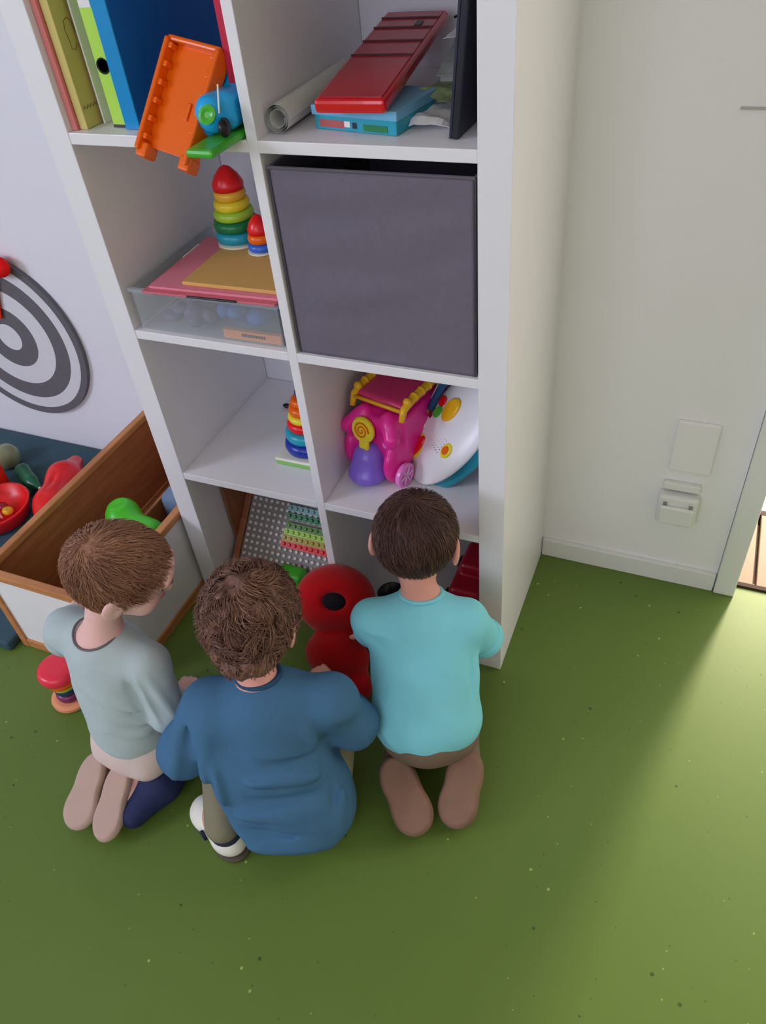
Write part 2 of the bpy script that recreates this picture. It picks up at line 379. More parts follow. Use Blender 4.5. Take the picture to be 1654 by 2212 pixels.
MB().box(gx0, gx0 + 0.003, 0.040, 0.31, z, z + 0.32).build('cover', lime_card, gf)
MB().box(gx1 - 0.003, gx1, 0.040, 0.31, z, z + 0.32).build('cover', lime_card, gf)
MB().box(gx0 + 0.004, gx1 - 0.004, 0.045, 0.30, z + 0.004, z + 0.31).build('paper_stack', paper_m, gf)
MB(frame(((gx0 + gx1) / 2 + 0.001, 0.0358, z + 0.088), (1, 0, 0), (0, 0, 1), (0, -1, 0))).lathe([(0.009, 0), (0.011, 0.0015), (0.0118, 0.0)], n=24).build('finger_ring', black_p, gf)
MB().box(gx0 + 0.002, gx1 - 0.002, 0.0350, 0.0362, z + 0.165, z + 0.26).build('spine_label', paper_m, gf)
MB().box(gx0 + 0.001, gx1 - 0.001, 0.0345, 0.0365, z, z + 0.004).build('edge_guard', mat('dark_metal', C(60, 60, 60), 0.4, metal=0.8), gf)
bf = empty('ring_binder', (xl + 0.12, 0.18, z), 'tall bright blue ring binder beside the green file, cover tinted darker as in shade', 'binder')
bx0, bx1 = xl + 0.098, xl + 0.126
MB().box(bx0, bx1, 0.026, 0.031, z, z + 0.33).build('spine', plastic('bright_blue_card', 8, 118, 172), bf, bevel=0.0015)
shaded_blue = mat('shaded_blue_card', C(10, 95, 175), 0.45, 0.3, 6, 0.06)  # same binder blue, darkened to put the compartment's shade into the cover colour
MB().box(bx1 - 0.003, bx1, 0.031, 0.33, z, z + 0.33).build('cover', shaded_blue, bf)
MB().box(bx0, bx0 + 0.003, 0.031, 0.33, z, z + 0.33).build('cover', shaded_blue, bf)
MB().box(bx0 + 0.004, bx1 - 0.004, 0.036, 0.32, z + 0.004, z + 0.32).build('paper_stack', paper_m, bf)
rb = empty('crimson_book', (xc0 - 0.016, 0.17, z), 'crimson red file leaning on the centre divider behind the toy truck', 'book')
MB().box(xc0 - 0.030, xc0 - 0.003, 0.03, 0.29, z, z + 0.30).build('cover', mat('crimson_card', C(158, 22, 50), 0.5), rb, bevel=0.002)
MB().box(xc0 - 0.027, xc0 - 0.006, 0.034, 0.285, z + 0.3, z + 0.3015).build('paper_stack', paper_m, rb)

# toy tip truck hanging over the shelf edge
tk = empty('toy_tip_truck', (0.31, 0.04, z), 'orange, blue and green toy tip truck with raised orange tray over the shelf edge', 'toy truck')
a0 = V(0.270, -0.048, 1.108); a1 = V(0.306, 0.045, 1.236)          # middle of the tray floor, low end and high end
ty = unit(a1 - a0); tx = unit(np.cross(ty, V(0, -0.7, 0.7))); tx = unit(V(1, 0.0, 0.11) - ty * (V(1, 0.0, 0.11) @ ty)); tz = np.cross(tx, ty)
TL = float(np.linalg.norm(a1 - a0)); Mt = frame(a0, tx, ty, tz)
MB(Mt).box(-0.044, 0.044, 0.010, TL, -0.004, 0).build('tray_floor', orange_p, tk, bevel=0.001)
for s in (-1, 1):
    MB(Mt).box(min(s * 0.044, s * 0.052), max(s * 0.044, s * 0.052), 0.0, TL, -0.012, 0.018).build('tray_side', orange_p, tk, bevel=0.003)
    m = MB(Mt)
    for q in range(6): m.box(min(s * 0.037, s * 0.045), max(s * 0.037, s * 0.045), 0.018 + q * 0.026, 0.026 + q * 0.026, 0, 0.014)
    m.build('tray_ribs', orange_p, tk, bevel=0.001)
    MB(Mt).box(min(s * 0.032, s * 0.053), max(s * 0.032, s * 0.053), -0.008, 0.014, -0.014, 0.012).build('tray_lip', orange_p, tk, bevel=0.004)
MB(Mt).box(-0.05, 0.05, TL - 0.004, TL + 0.004, -0.012, 0.014).build('tray_end', orange_p, tk, bevel=0.003)
MB(Mt).box(0.010, 0.018, 0.060, 0.085, 0, 0.003).build('tray_catch', orange_p, tk, bevel=0.001)
MB().box(0.334, 0.380, -0.085, 0.125, z, z + 0.012).build('chassis', green_p, tk, bevel=0.005)
s_ = SDF((0.28, -0.07, 1.11), (0.40, 0.17, 1.27), 0.0025)
s_.rbox((0.353, 0.030, z + 0.040), (0.025, 0.045, 0.026), 0.015).rbox((0.356, 0.065, z + 0.068), (0.021, 0.028, 0.026), 0.013, k=0.016).ell((0.346, -0.018, z + 0.040), (0.024, 0.02, 0.026), k=0.010)
s_.build('cab', blue_p, tk)
for yy in (-0.008, 0.085):
    Mw = frame((0.349, yy, z + 0.026), (0, 1, 0), (0, 0, 1), (1, 0, 0))
    w_ = MB(Mw).lathe([(0.006, -0.022), (0.018, -0.022), (0.0195, -0.018), (0.0195, -0.010), (0.017, -0.007)], n=24).build('wheel', blue_p, tk)
MB(frame((0.350, -0.030, z + 0.042), (0.94, 0.3, 0.1), (0, 0.3, 0.95), (0.3, -0.9, 0.3))).lathe([(0.004, 0.003), (0.012, 0.004), (0.013, 0.010), (0.009, 0.011), (0.004, 0.009)], n=24).build('green_hub', green_p, tk)
MB().tube([(0.368, -0.030, z + 0.045), (0.370, -0.022, z + 0.080)], 0.0013, 8).build('axle_rod', cream_p, tk)
MB().ball((0.372, -0.030, z + 0.026), (0.007, 0.013, 0.013)).build('rear_wheel', black_p, tk, smooth=True)

# ---------------------------------------------------------------- top right compartment
roll = empty('paper_roll', (0.43, 0.15, z), 'grey-white rolled sheet lying along the divider in the top right compartment', 'roll')
m = MB(); n = 36
rollpts = [(0.0205 - 0.0045 * k / 54.0) for k in range(110)]
vs = []; fs = []
for j, (yy, dx) in enumerate(((0.028, 0), (0.30, -0.006))):
    for k, r in enumerate(rollpts):
        t = 2 * math.pi * k / 36; vs.append((0.426 + dx + r * math.cos(t), yy, z + 0.021 + r * math.sin(t)))
nn = len(rollpts)
for k in range(nn - 1): fs.append([k, k + 1, nn + k + 1, nn + k])
roll_m = mat('grey_paper', C(176, 178, 172), 0.7, 0.2)
link_mesh('rolled_sheet', vs, fs, roll_m, roll, smooth=True)
bb = empty('teal_game_box', (0.54, 0.10, z), 'flat teal game box with blue lid edge under the red case', 'box')
Mb = frame((0.470, 0.062, z), (0.985, -0.16, 0), (0.16, 0.985, 0), (0, 0, 1))
MB(Mb).box(0, 0.140, 0, 0.115, 0, 0.020).build('tray', teal_p, bb, bevel=0.001)
MB(Mb).box(-0.003, 0.143, -0.003, 0.118, 0.020, 0.033).build('lid', plastic('steel_blue_card', 92, 148, 178, rough=0.35), bb, bevel=0.001)
m = MB(Mb); m.box(0.008, 0.052, -0.0008, 0, 0.004, 0.014); m.build('red_label', plastic('brick_red_print', 150, 70, 68), bb)
MB(Mb).box(0.052, 0.062, -0.0009, 0, 0.006, 0.014).build('white_label', white_p, bb)
MB(Mb).box(0.066, 0.073, -0.0009, 0, 0.005, 0.013).build('black_label', black_p, bb)
MB(Mb).box(0.085, 0.125, -0.0009, 0, 0.003, 0.012).build('green_label', dgreen_p, bb)
rc = empty('red_keyboard_case', (0.54, 0.2, z + 0.035), 'glossy red flat case with dark cross lines resting aslant on the teal box', 'case')
p0 = V(0.494, 0.018, z + 0.042); p1 = V(0.600, 0.024, z + 0.042); q0 = V(0.476, 0.350, z + 0.086)
cx_ = unit(p1 - p0); cy_ = unit((q0 - p0) - cx_ * ((q0 - p0) @ cx_)); cz_ = np.cross(cx_, cy_); CL = float((q0 - p0) @ cy_); CW = float(np.linalg.norm(p1 - p0))
Mc = frame(p0, cx_, cy_, cz_)
red_gl = mat('glossy_red', C(176, 16, 26), 0.18, 0.6, coat=0.4)
MB(Mc).box(0, CW, 0, CL, -0.010, 0.009).build('shell', red_gl, rc, bevel=0.005)
MB(Mc).box(0.006, CW - 0.006, 0.008, CL - 0.008, 0.009, 0.0105).build('lid', mat('dark_glossy_red', C(150, 22, 34), 0.25, 0.5, coat=0.3), rc, bevel=0.0008)
for t in (0.44, 0.60, 0.76, 0.88):
    MB(Mc).box(0.005, CW - 0.005, CL * t, CL * t + 0.0035, 0.0105, 0.0125).build('cross_strip', mat('dark_maroon', C(66, 8, 16), 0.4) if 'dark_maroon' not in MATS else MATS['dark_maroon'], rc)
MB(Mc).box(0.070, 0.080, CL * 0.78, CL * 0.84, 0.0105, 0.0125).build('catch', black_p, rc)
# loose papers
pp = empty('paper_pile', (0.63, 0.25, z), 'crumpled pile of white papers between red case and black board', 'papers')
rnd = random.Random(5)
def sheet(cx, cy, cz, w, l, ang, amp, seed, name, m, parent, tilt=0.0):
    nx, ny = 9, 12; vs = []; fs = []
    for j in range(ny + 1):
        for i in range(nx + 1):
            u = (i / nx - 0.5) * w; v = (j / ny - 0.5) * l
            h = amp * noise.noise(Vector((u * 22 + seed, v * 22, seed * 3.1))) + amp * 0.5 * abs(noise.noise(Vector((u * 50, v * 50 + seed, 1))))
            vs.append((cx + u * math.cos(ang) - v * math.sin(ang), cy + u * math.sin(ang) + v * math.cos(ang), cz + max(h, -0.001) + tilt * v))
    for j in range(ny):
        for i in range(nx): a = j * (nx + 1) + i; fs.append([a, a + 1, a + nx + 2, a + nx + 1])
    o = link_mesh(name, vs, fs, m, parent, smooth=False); s2 = o.modifiers.new('thick', 'SOLIDIFY'); s2.thickness = 0.0006
    return o
grey_pr = mat('grey_print_paper', C(140, 146, 142), 0.7, 0.2, 40, 0.25)
MB().box(0.618, 0.678, 0.20, 0.385, z, z + 0.038).build('cardboard_stack', mat('grey_card', C(150, 152, 150), 0.7), pp, bevel=0.001)
sheet(0.646, 0.155, z + 0.008, 0.072, 0.17, 0.06, 0.016, 1.0, 'paper', paper_m, pp, 0.06)
sheet(0.642, 0.190, z + 0.030, 0.060, 0.12, -0.30, 0.016, 3.0, 'paper', mat('green_print_paper', C(120, 135, 95), 0.7, 0.2, 60, 0.6), pp, 0.10)
sheet(0.645, 0.255, z + 0.052, 0.068, 0.15, 0.12, 0.010, 2.0, 'paper', grey_pr, pp, 0.10)
sheet(0.640, 0.320, z + 0.078, 0.070, 0.12, -0.05, 0.012, 4.0, 'paper', paper_m, pp, 0.12)
m = MB(); m.tube([(0.605, 0.31, z + 0.092), (0.63, 0.32, z + 0.100), (0.655, 0.33, z + 0.106), (0.685, 0.345, z + 0.118)], 0.002, 8)
o = m.build('black_cable', black_p, origin=(0.63, 0.28, z + 0.06), smooth=True); tag(o, 'thin black cable lying over the papers in the top right compartment', 'cable')
# black board standing at the right
lb = empty('black_board', (0.70, 0.17, z), 'black framed board standing upright against the right side of the top compartment', 'board')
Ml = frame((0.690, 0.035, z), (1, 0, -0.105), (0.03, 1, 0), (0.105, 0, 1))
MB(Ml).box(0, 0.010, 0, 0.26, 0.0006, 0.31).build('panel', mat('black_laminate', C(22, 22, 32), 0.45), lb, bevel=0.002)
MB(Ml).box(-0.004, 0, 0, 0.26, 0.0006, 0.31).build('back_plate', mat('navy_black_plastic', C(34, 34, 52), 0.35), lb, bevel=0.001)

# ---------------------------------------------------------------- row three left: clear box, envelopes, stackers
z = zt[2] + 0.0005
def clear_mat():
    m = bpy.data.materials.new('frosted_clear_plastic'); m.use_nodes = True; nt = m.node_tree; N = nt.nodes; L = nt.links
    b = N['Principled BSDF']; b.inputs['Base Color'].default_value = (0.88, 0.9, 0.92, 1); b.inputs['Roughness'].default_value = 0.3
    tr = N.new('ShaderNodeBsdfTransparent'); tr.inputs[0].default_value = (0.93, 0.95, 0.95, 1)
    mx = N.new('ShaderNodeMixShader'); mx.inputs[0].default_value = 0.16
    L.new(tr.outputs[0], mx.inputs[1]); L.new(b.outputs[0], mx.inputs[2]); L.new(mx.outputs[0], N['Material Output'].inputs[0]); return m
clr = clear_mat()
cb = empty('clear_storage_box', (0.215, 0.16, z), 'frosted clear plastic storage box filled with small things on the third shelf', 'box')
bx = (0.062, 0.372, 0.012, 0.30); T = 0.002; H = 0.085
for nm, q in (('wall', (bx[0], bx[1], bx[2], bx[2] + T, z, z + H)), ('wall', (bx[0], bx[1], bx[3] - T, bx[3], z, z + H)), ('wall', (bx[0], bx[0] + T, bx[2] + T, bx[3] - T, z, z + H)), ('wall', (bx[1] - T, bx[1], bx[2] + T, bx[3] - T, z, z + H)), ('base', (bx[0] + T, bx[1] - T, bx[2] + T, bx[3] - T, z, z + T))):
    MB().box(*q).build(nm, clr, cb)
m = MB(); r_ = 0.006
m.box(bx[0] - r_ + 0.002, bx[1] + r_ - 0.002, bx[2] - r_, bx[2], z + H - 0.008, z + H).box(bx[0] - r_ + 0.002, bx[0], bx[2], bx[3], z + H - 0.008, z + H).box(bx[1], bx[1] + r_ - 0.002, bx[2], bx[3], z + H - 0.008, z + H)
m.build('rim', clr, cb, bevel=0.002)
rnd = random.Random(11)
stf_v = []
m = MB()
for q in range(34):
    px_, py_ = rnd.uniform(0.23, 0.35), rnd.uniform(0.03, 0.26); m.ball((px_, py_, z + rnd.uniform(0.016, 0.052)), (rnd.uniform(0.014, 0.026), rnd.uniform(0.014, 0.026), rnd.uniform(0.012, 0.021)), 10, 6)
o = m.build('loose_filling', mat('denim_blue_bits', C(52, 90, 150), 0.5, 0.4, 30, 0.5), smooth=True, origin=(0.29, 0.15, z)); o.name = 'blue_small_parts'; tag(o, 'jumble of small blue parts in the right half of the clear box', 'small parts', kind='stuff')
m = MB()
for q in range(30):
    px_, py_ = rnd.uniform(0.10, 0.20), rnd.uniform(0.03, 0.26); m.ball((px_, py_, z + rnd.uniform(0.014, 0.046)), (rnd.uniform(0.014, 0.026), rnd.uniform(0.014, 0.026), rnd.uniform(0.010, 0.018)), 10, 6)
o = m.build('grey_small_parts', mat('grey_violet_bits', C(88, 80, 108), 0.5, 0.4, 30, 0.4), smooth=True, origin=(0.15, 0.15, z)); tag(o, 'jumble of small grey parts in the left half of the clear box', 'small parts', kind='stuff')
ob = empty('orange_card_pack', (0.29, 0.03, z + 0.002), 'orange card pack with dark lettering at the front inside the clear box', 'pack')
MB().box(0.245, 0.366, 0.0155, 0.026, z + 0.0025, z + 0.020).build('card', plastic('orange_card', 240, 112, 66, 0.5), ob, bevel=0.001)
m = MB(); xx = 0.285
for q in range(9): w = rnd.uniform(0.003, 0.006); m.box(xx, xx + w, 0.0149, 0.0155, z + 0.010, z + 0.0155); xx += w + 0.0015
m.build('print', black_p, ob)
# envelopes
zf = z + H + 0.0005
def flat_rot(cx, cy, ang, z0): return Matrix.Translation((cx, cy, z0)) @ Matrix.Rotation(ang, 4, 'Z')
pf = empty('pink_envelope_folder', (0.24, 0.11, zf), 'rose pink card folder with black cord lying on the clear box', 'folder')
rose = mat('rose_card', C(176, 92, 104), 0.6, 0.3, 12, 0.06); rose2 = mat('rose_card_light', C(190, 110, 125), 0.6, 0.3, 12, 0.06)
Mp = flat_rot(0.236, 0.112, 0.03, zf)
MB(Mp).box(-0.138, 0.135, -0.112, 0.112, 0, 0.004).build('lower_leaf', rose, pf, bevel=0.0008)
MB(Mp).box(-0.128, 0.135, -0.100, 0.118, 0.0042, 0.009).build('upper_leaf', rose2, pf, bevel=0.0008)
MB(Mp).tube([(-0.04, -0.1135, 0.003), (0.06, -0.1135, 0.003)], 0.0022, 8).build('cord', black_p, pf)
MB(Mp).box(-0.1285, -0.1265, 0.02, 0.08, 0.009, 0.0105).build('paper_edge', paper_m, pf)
tf = empty('tan_envelope', (0.28, 0.13, zf + 0.0092), 'tan manila envelope lying on the pink folder', 'envelope')
Mt2 = flat_rot(0.275, 0.125, 0.02, zf + 0.0094)
MB(Mt2).box(-0.103, 0.100, -0.098, 0.095, 0, 0.007).build('body', mat('manila', C(180, 142, 82), 0.65, 0.25, 15, 0.05), tf, bevel=0.001)
MB(Mt2).box(-0.04, 0.098, 0.045, 0.0465, 0.007, 0.0078).build('flap_edge', mat('manila_light', C(205, 165, 110), 0.65), tf)
zs = zf + 0.0168
def stacker(name, label, c, ring_list, base=None, cap=None, grp=None, tilt=None, cat='stacking toy'):
    e = empty(name, c, label, cat)
    M = Matrix.Translation(c) @ (tilt or Matrix.Identity(4)); h = 0
    if base: MB(M).lathe([(base[0] * 0.9, 0), (base[0], base[1] * 0.3), (base[0], base[1] * 0.8), (base[0] * 0.8, base[1])], n=32).build('base', base[2], e); h = base[1]
    for i, (r, t, m_) in enumerate(ring_list):
        MB(M).lathe([(a, b + h) for a, b in ring_prof(r, t, t * 0.35)], n=32).build('ring', m_, e, smooth=True); h += t
    if cap:
        MB(M).lathe([(cap[0] * 1.0, h), (cap[0] * 1.02, h + cap[1] * 0.25), (cap[0] * 0.75, h + cap[1] * 0.6), (cap[0] * 0.35, h + cap[1] * 0.9), (0.001, h + cap[1])], n=24).build('cap', cap[2], e, smooth=True)
    return e
stacker('rainbow_stacking_cone', 'large rainbow stacking cone with red cap standing on the pink folder', (0.192, 0.205, zf + 0.0095), [(0.044, 0.022, teal_p), (0.043, 0.020, dgreen_p), (0.039, 0.018, lime_p), (0.035, 0.018, yellow_p), (0.031, 0.018, plastic('amber_plastic', 230, 150, 45))], (0.042, 0.012, cream_p), (0.029, 0.042, red_p))
stacker('small_stacking_cone', 'small red, orange and blue stacking toy half hidden behind the divider', (0.262, 0.172, zs), [(0.026, 0.014, plastic('mid_blue_plastic', 45, 85, 170)), (0.024, 0.018, orange_p)], (0.028, 0.004, cream_p), (0.021, 0.034, red_p))

# ---------------------------------------------------------------- row three right: grey fabric box
fbx = empty('fabric_storage_box', (0.57, 0.19, z), 'dark grey fabric storage box filling the middle right compartment', 'storage box')
fab = mat('grey_fabric', C(96, 91, 102, 0.62), 0.9, 0.15, 60, 0.08, 0.5, 900)
nx, nz = 40, 40; X0, X1, Z0, Z1, Y0 = xc1 + 0.004, xr - 0.005, z, z + 0.318, 0.008
vs = []; fs = []
for j in range(nz + 1):
    for i in range(nx + 1):
        u = i / nx; v = j / nz
        edge = min(1, 8 * min(u, 1 - u), 8 * min(v, 1 - v))
        wr = 0.0035 * math.sin(v * 24 + 2.2 * math.sin(u * 3.1 + 1)) * (0.3 + 0.7 * v) * max(0, noise.noise(Vector((u * 2.2, v * 5, 4.3))) + 0.45)
        vs.append((X0 + (X1 - X0) * u, Y0 + (wr + 0.004 * noise.noise(Vector((u * 3, v * 4, 9)))) * edge, Z0 + (Z1 - Z0) * v))
for j in range(nz):
    for i in range(nx): a = j * (nx + 1) + i; fs.append([a, a + 1, a + nx + 2, a + nx + 1])
o = link_mesh('front_panel', vs, fs, fab, fbx, smooth=True); s2 = o.modifiers.new('thick', 'SOLIDIFY'); s2.thickness = 0.004; s2.offset = -1
MB().box(X0, X0 + 0.004, Y0 + 0.010, 0.37, Z0, Z1).build('side_panel', fab, fbx)
MB().box(X1 - 0.004, X1, Y0 + 0.010, 0.37, Z0, Z1).build('side_panel', fab, fbx)
MB().box(X0 + 0.004, X1 - 0.004, 0.366, 0.37, Z0, Z1).build('rear_panel', fab, fbx)
MB().box(X0 + 0.004, X1 - 0.004, Y0 + 0.010, 0.366, Z0, Z0 + 0.004).build('bottom_panel', fab, fbx)
seam_m = mat('dark_seam', C(62, 58, 66), 0.8)
for sx in (X0 + 0.002, X1 - 0.002): MB().tube([(sx, Y0 - 0.001, Z0 + 0.002), (sx, Y0 - 0.001, Z1)], 0.0016, 6).build('side_seam', seam_m, fbx)
MB().tube([(X0, Y0, Z1), (X1, Y0, Z1)], 0.0028, 8).build('top_hem', mat('dark_grey_hem', C(80, 76, 84), 0.85), fbx)

# ---------------------------------------------------------------- row two left: tall ring stacker
z = zt[1] + 0.0005
st = empty('tall_ring_stacker', (0.285, 0.14, z), 'tall ring stacker with navy ball on a cream and green base beside the divider', 'stacking toy')
cx0, cy0 = 0.300, 0.150
MB().box(cx0 - 0.060, cx0 + 0.060, cy0 - 0.060, cy0 + 0.060, z, z + 0.010).build('green_base', plastic('leaf_green', 110, 165, 85), st, bevel=0.004)
MB().box(cx0 - 0.060, cx0 + 0.060, cy0 - 0.060, cy0 + 0.060, z + 0.010, z + 0.018).build('cream_base', cream_p, st, bevel=0.003)
h = z + 0.018
for r, t, m_ in ((0.055, 0.030, navy_p), (0.050, 0.026, teal_p), (0.042, 0.022, red_p), (0.037, 0.016, yellow_p), (0.033, 0.020, orange_p), (0.026, 0.018, orange_p)):
    MB().lathe(ring_prof(r, t, t * 0.4), (cx0, cy0, h), 32).build('ring', m_, st, smooth=True); h += t
MB().ball((cx0, cy0, h + 0.011), 0.014).build('navy_ball', plastic('slate_navy', 40, 50, 90), st, smooth=True)
MB().tube([(cx0, cy0, h + 0.02), (0.27, 0.22, h + 0.05), (0.235, 0.30, h + 0.075), (0.225, 0.36, h + 0.09)], 0.0016, 8).build('cord', mat('brown_cord', C(80, 50, 40), 0.8), st, smooth=True)
sb = empty('wooden_bead_toy', (0.17, 0.3, z), 'thin pale string with a dark bead near the back of the empty compartment', 'bead string')
MB().tube([(0.235, 0.36, z + 0.06), (0.20, 0.33, z + 0.03), (0.17, 0.30, z + 0.003)], 0.0012, 6).build('string', cream_p, sb, smooth=True)
MB().ball((0.163, 0.292, z + 0.006), (0.010, 0.006, 0.006)).build('bead', black_p, sb, smooth=True)

# ---------------------------------------------------------------- row two right: pink toy bus and activity table
bus = empty('pink_toy_carriage', (0.50, 0.18, z), 'pink toy carriage with yellow clock ornament and violet bonnet', 'toy carriage')
by = unit(V(0.10, 0.40, 0)); bxv = unit(V(0.40, -0.10, 0)); 
Mz = frame((0.441, 0.104, z), bxv, by, (0, 0, 1))     # x across, y backwards, origin front floor middle
def Bp(x, y, zz): return np.array(Mz @ Vector((x, y, zz)))
ax = (tuple(bxv), tuple(by), (0, 0, 1))
lo = V(0.36, 0.02, z - 0.01); hi = V(0.66, 0.39, z + 0.27)
s_ = SDF(lo, hi, 0.003)
s_.rbox(Bp(0.03, 0.05, 0.085), (0.052, 0.03, 0.065), 0.014, *ax).rbox(Bp(0.035, 0.13, 0.09), (0.058, 0.085, 0.062), 0.012, *ax)
s_.ell(Bp(-0.028, 0.035, 0.055), (0.020, 0.035, 0.050), *ax, k=0.015).ell(Bp(0.075, 0.030, 0.045), (0.018, 0.035, 0.045), *ax, k=0.015)
s_.cone(Bp(-0.030, 0.02, 0.115), 0.018, Bp(0.0, 0.04, 0.15), 0.014).cone(Bp(0.080, 0.02, 0.115), 0.018, Bp(0.06, 0.04, 0.15), 0.014)
s_.build('body', pink_p, bus)
SDF(lo, hi, 0.003).rbox(Bp(0.035, 0.135, 0.172), (0.058, 0.090, 0.014), 0.010, *ax).ell(Bp(0.035, 0.13, 0.180), (0.055, 0.085, 0.012), *ax).build('roof', magenta_p, bus)
for s, xx in ((-1, -0.027), (1, 0.097)):
    m = MB(Mz); m.tube([(xx, 0.035, 0.155), (xx, 0.045, 0.178), (xx, 0.075, 0.186), (xx, 0.20, 0.190), (xx, 0.225, 0.182)], [0.006, 0.008, 0.009, 0.009, 0.007], 10)
    for q in range(7): m.ball((xx, 0.06 + q * 0.024, 0.187), (0.0105, 0.009, 0.0105), 10, 6)
    m.build('roof_rail', plastic('amber_yellow_plastic', 230, 150, 20) if 'amber_yellow_plastic' not in MATS else MATS['amber_yellow_plastic'], bus, smooth=True)
MB(Mz).tube([(-0.024, 0.04, 0.176), (0.092, 0.04, 0.176)], 0.004, 8).build('roof_front_bar', MATS['amber_yellow_plastic'], bus, smooth=True)
s_ = SDF(lo, hi, 0.003); s_.ell(Bp(0.022, 0.012, 0.045), (0.036, 0.038, 0.048), *ax).ell(Bp(0.022, 0.0, 0.022), (0.042, 0.040, 0.022), *ax, k=0.02).cut((0, 0, z + 0.001), (0, 0, -1)).build('bonnet', purple_p, bus)
Mk = frame(Bp(0.018, 0.006, 0.126), bxv, (0, 0.25, 0.97), (-0.24, -0.94, 0.25))
MB(Mk).lathe([(0.020, -0.01), (0.027, -0.006), (0.028, 0.0), (0.025, 0.004), (0.004, 0.006)], n=28).build('clock_ornament', yellow_p, bus)
pts = [(0.019 * (1 - t / 26) * math.cos(t * 0.6), 0.019 * (1 - t / 26) * math.sin(t * 0.6), 0.0065) for t in range(24)]
MB(Mk).tube(pts, 0.0015, 6).build('swirl', orange_p, bus, smooth=True)
MB(Mk).box(-0.010, 0.014, -0.044, -0.022, -0.008, 0.002).build('clock_stand', yellow_p, bus, bevel=0.004)
for yy in (0.025, 0.110, 0.175):
    Mw = frame(Bp(0.096, yy, 0.028), by, (0, 0, 1), bxv)
    w_ = MB(Mw).lathe([(0.006, 0), (0.026, 0), (0.0275, 0.004), (0.0275, 0.010), (0.022, 0.013), (0.020, 0.009), (0.005, 0.010)], n=24).build('wheel', lpink_p, bus)
    m = MB(Mw)
    for q in range(6): t = q * math.pi / 3; m.tube([(0.004 * math.cos(t), 0.004 * math.sin(t), 0.011), (0.021 * math.cos(t), 0.021 * math.sin(t), 0.011)], 0.0015, 6)
    m.build('spokes', plastic('pale_pink_plastic', 240, 175, 205) if 'pale_pink_plastic' not in MATS else MATS['pale_pink_plastic'], w_)
MB(frame(Bp(0.062, 0.018, 0.095), bxv, (0, 0, 1), -by)).ball((0, 0, 0), (0.006, 0.008, 0.003)).build('rosette', lpink_p, bus, smooth=True)

# tipped activity table
act = empty('activity_table', (0.65, 0.2, z), 'white and teal toddler activity table tipped on edge with dials and buttons', 'activity toy')
an = unit(V(-0.50, -0.62, 0.60)); ay = unit(V(0.58, 0.34, 0.74) - an * (V(0.58, 0.34, 0.74) @ an)); axx = np.cross(ay, an)
ac = V(0.628, 0.180, z + 0.110)
Ma = frame(ac, axx, ay, an)
def Ap(x, y, zz): return np.array(Ma @ Vector((x, y, zz)))
lo = V(0.48, 0.02, z - 0.01); hi = V(0.745, 0.399, z + 0.30)
AA = (tuple(axx), tuple(ay), tuple(an))
s_ = SDF(lo, hi, 0.003); s_.ell(ac, (0.085, 0.145, 0.020), *AA).cut((xr - 0.003, 0, 0), (1, 0, 0)).cut((0, 0, z + 0.001), (0, 0, -1)).build('top_plate', white_p, act)
s_ = SDF(lo, hi, 0.003); s_.ell(Ap(0.0, -0.005, -0.030), (0.088, 0.148, 0.030), *AA).cut((xr - 0.003, 0, 0), (1, 0, 0)).cut((0, 0, z + 0.001), (0, 0, -1)).build('underside', teal_p, act)
def dial(name, x, y, rx, ry, m_, hgt=0.004, zz=None):
    q = max(0, 1 - (x / 0.085) ** 2 - (y / 0.145) ** 2); zb = 0.020 * math.sqrt(q) - 0.002 if zz is None else zz

    mm = MB(frame(Ap(x, y, zb), axx, ay, an) @ Matrix.Diagonal((rx, ry, hgt, 1))); mm.lathe([(1, 0), (1, 0.7), (0.85, 1), (0.05, 1.0)], n=28); return mm.build(name, m_, act, smooth=False)
dial('red_dial_rim', -0.030, -0.085, 0.018, 0.036, yellow_p); dial('red_dial', -0.030, -0.085, 0.012, 0.028, red_p, 0.008)
dial('flower_button', -0.018, 0.030, 0.018, 0.028, MATS['amber_yellow_plastic'], 0.009)
dial('green_button', -0.045, 0.000, 0.010, 0.014, green_p, 0.007); dial('red_button', -0.055, 0.022, 0.010, 0.012, red_p, 0.007)
dial('orange_button_rim', 0.040, -0.030, 0.013, 0.017, yellow_p, 0.005); dial('orange_button', 0.040, -0.030, 0.008, 0.010, orange_p, 0.008)
dial('white_knob', -0.068, -0.055, 0.018, 0.018, white_p, 0.024)
m = MB(Ma)
for i in range(4):
    for j in range(5): m.ball((0.004 + i * 0.007, -0.050 + j * 0.008, 0.0185), 0.0013, 6, 4)
m.build('speaker_dots', mat('grey_dots', C(90, 95, 100), 0.6), act)
m = MB(Ma); m.tube([(-0.066, -0.01, 0.02), (-0.070, 0.05, 0.032), (-0.050, 0.11, 0.030), (-0.02, 0.15, 0.012)], 0.008, 10); m.build('navy_arc', plastic('petrol_blue', 20, 70, 105), act, smooth=True)
m = MB(Ma); m.tube([(-0.080, 0.00, 0.018), (-0.086, 0.05, 0.028), (-0.066, 0.115, 0.026), (-0.03, 0.16, 0.010)], 0.004, 8); m.build('white_arc', white_p, act, smooth=True)
MB(Ma).tube([(-0.074, -0.022, 0.008), (-0.074, -0.022, 0.026)], 0.010, 12).build('brown_roller', plastic('brown_plastic', 130, 75, 40), act, smooth=True)
MB().ball((0.575, 0.22, z + 0.10), (0.014, 0.02, 0.03)).build('dark_red_lever', plastic('wine_red', 95, 15, 40), act, smooth=True)

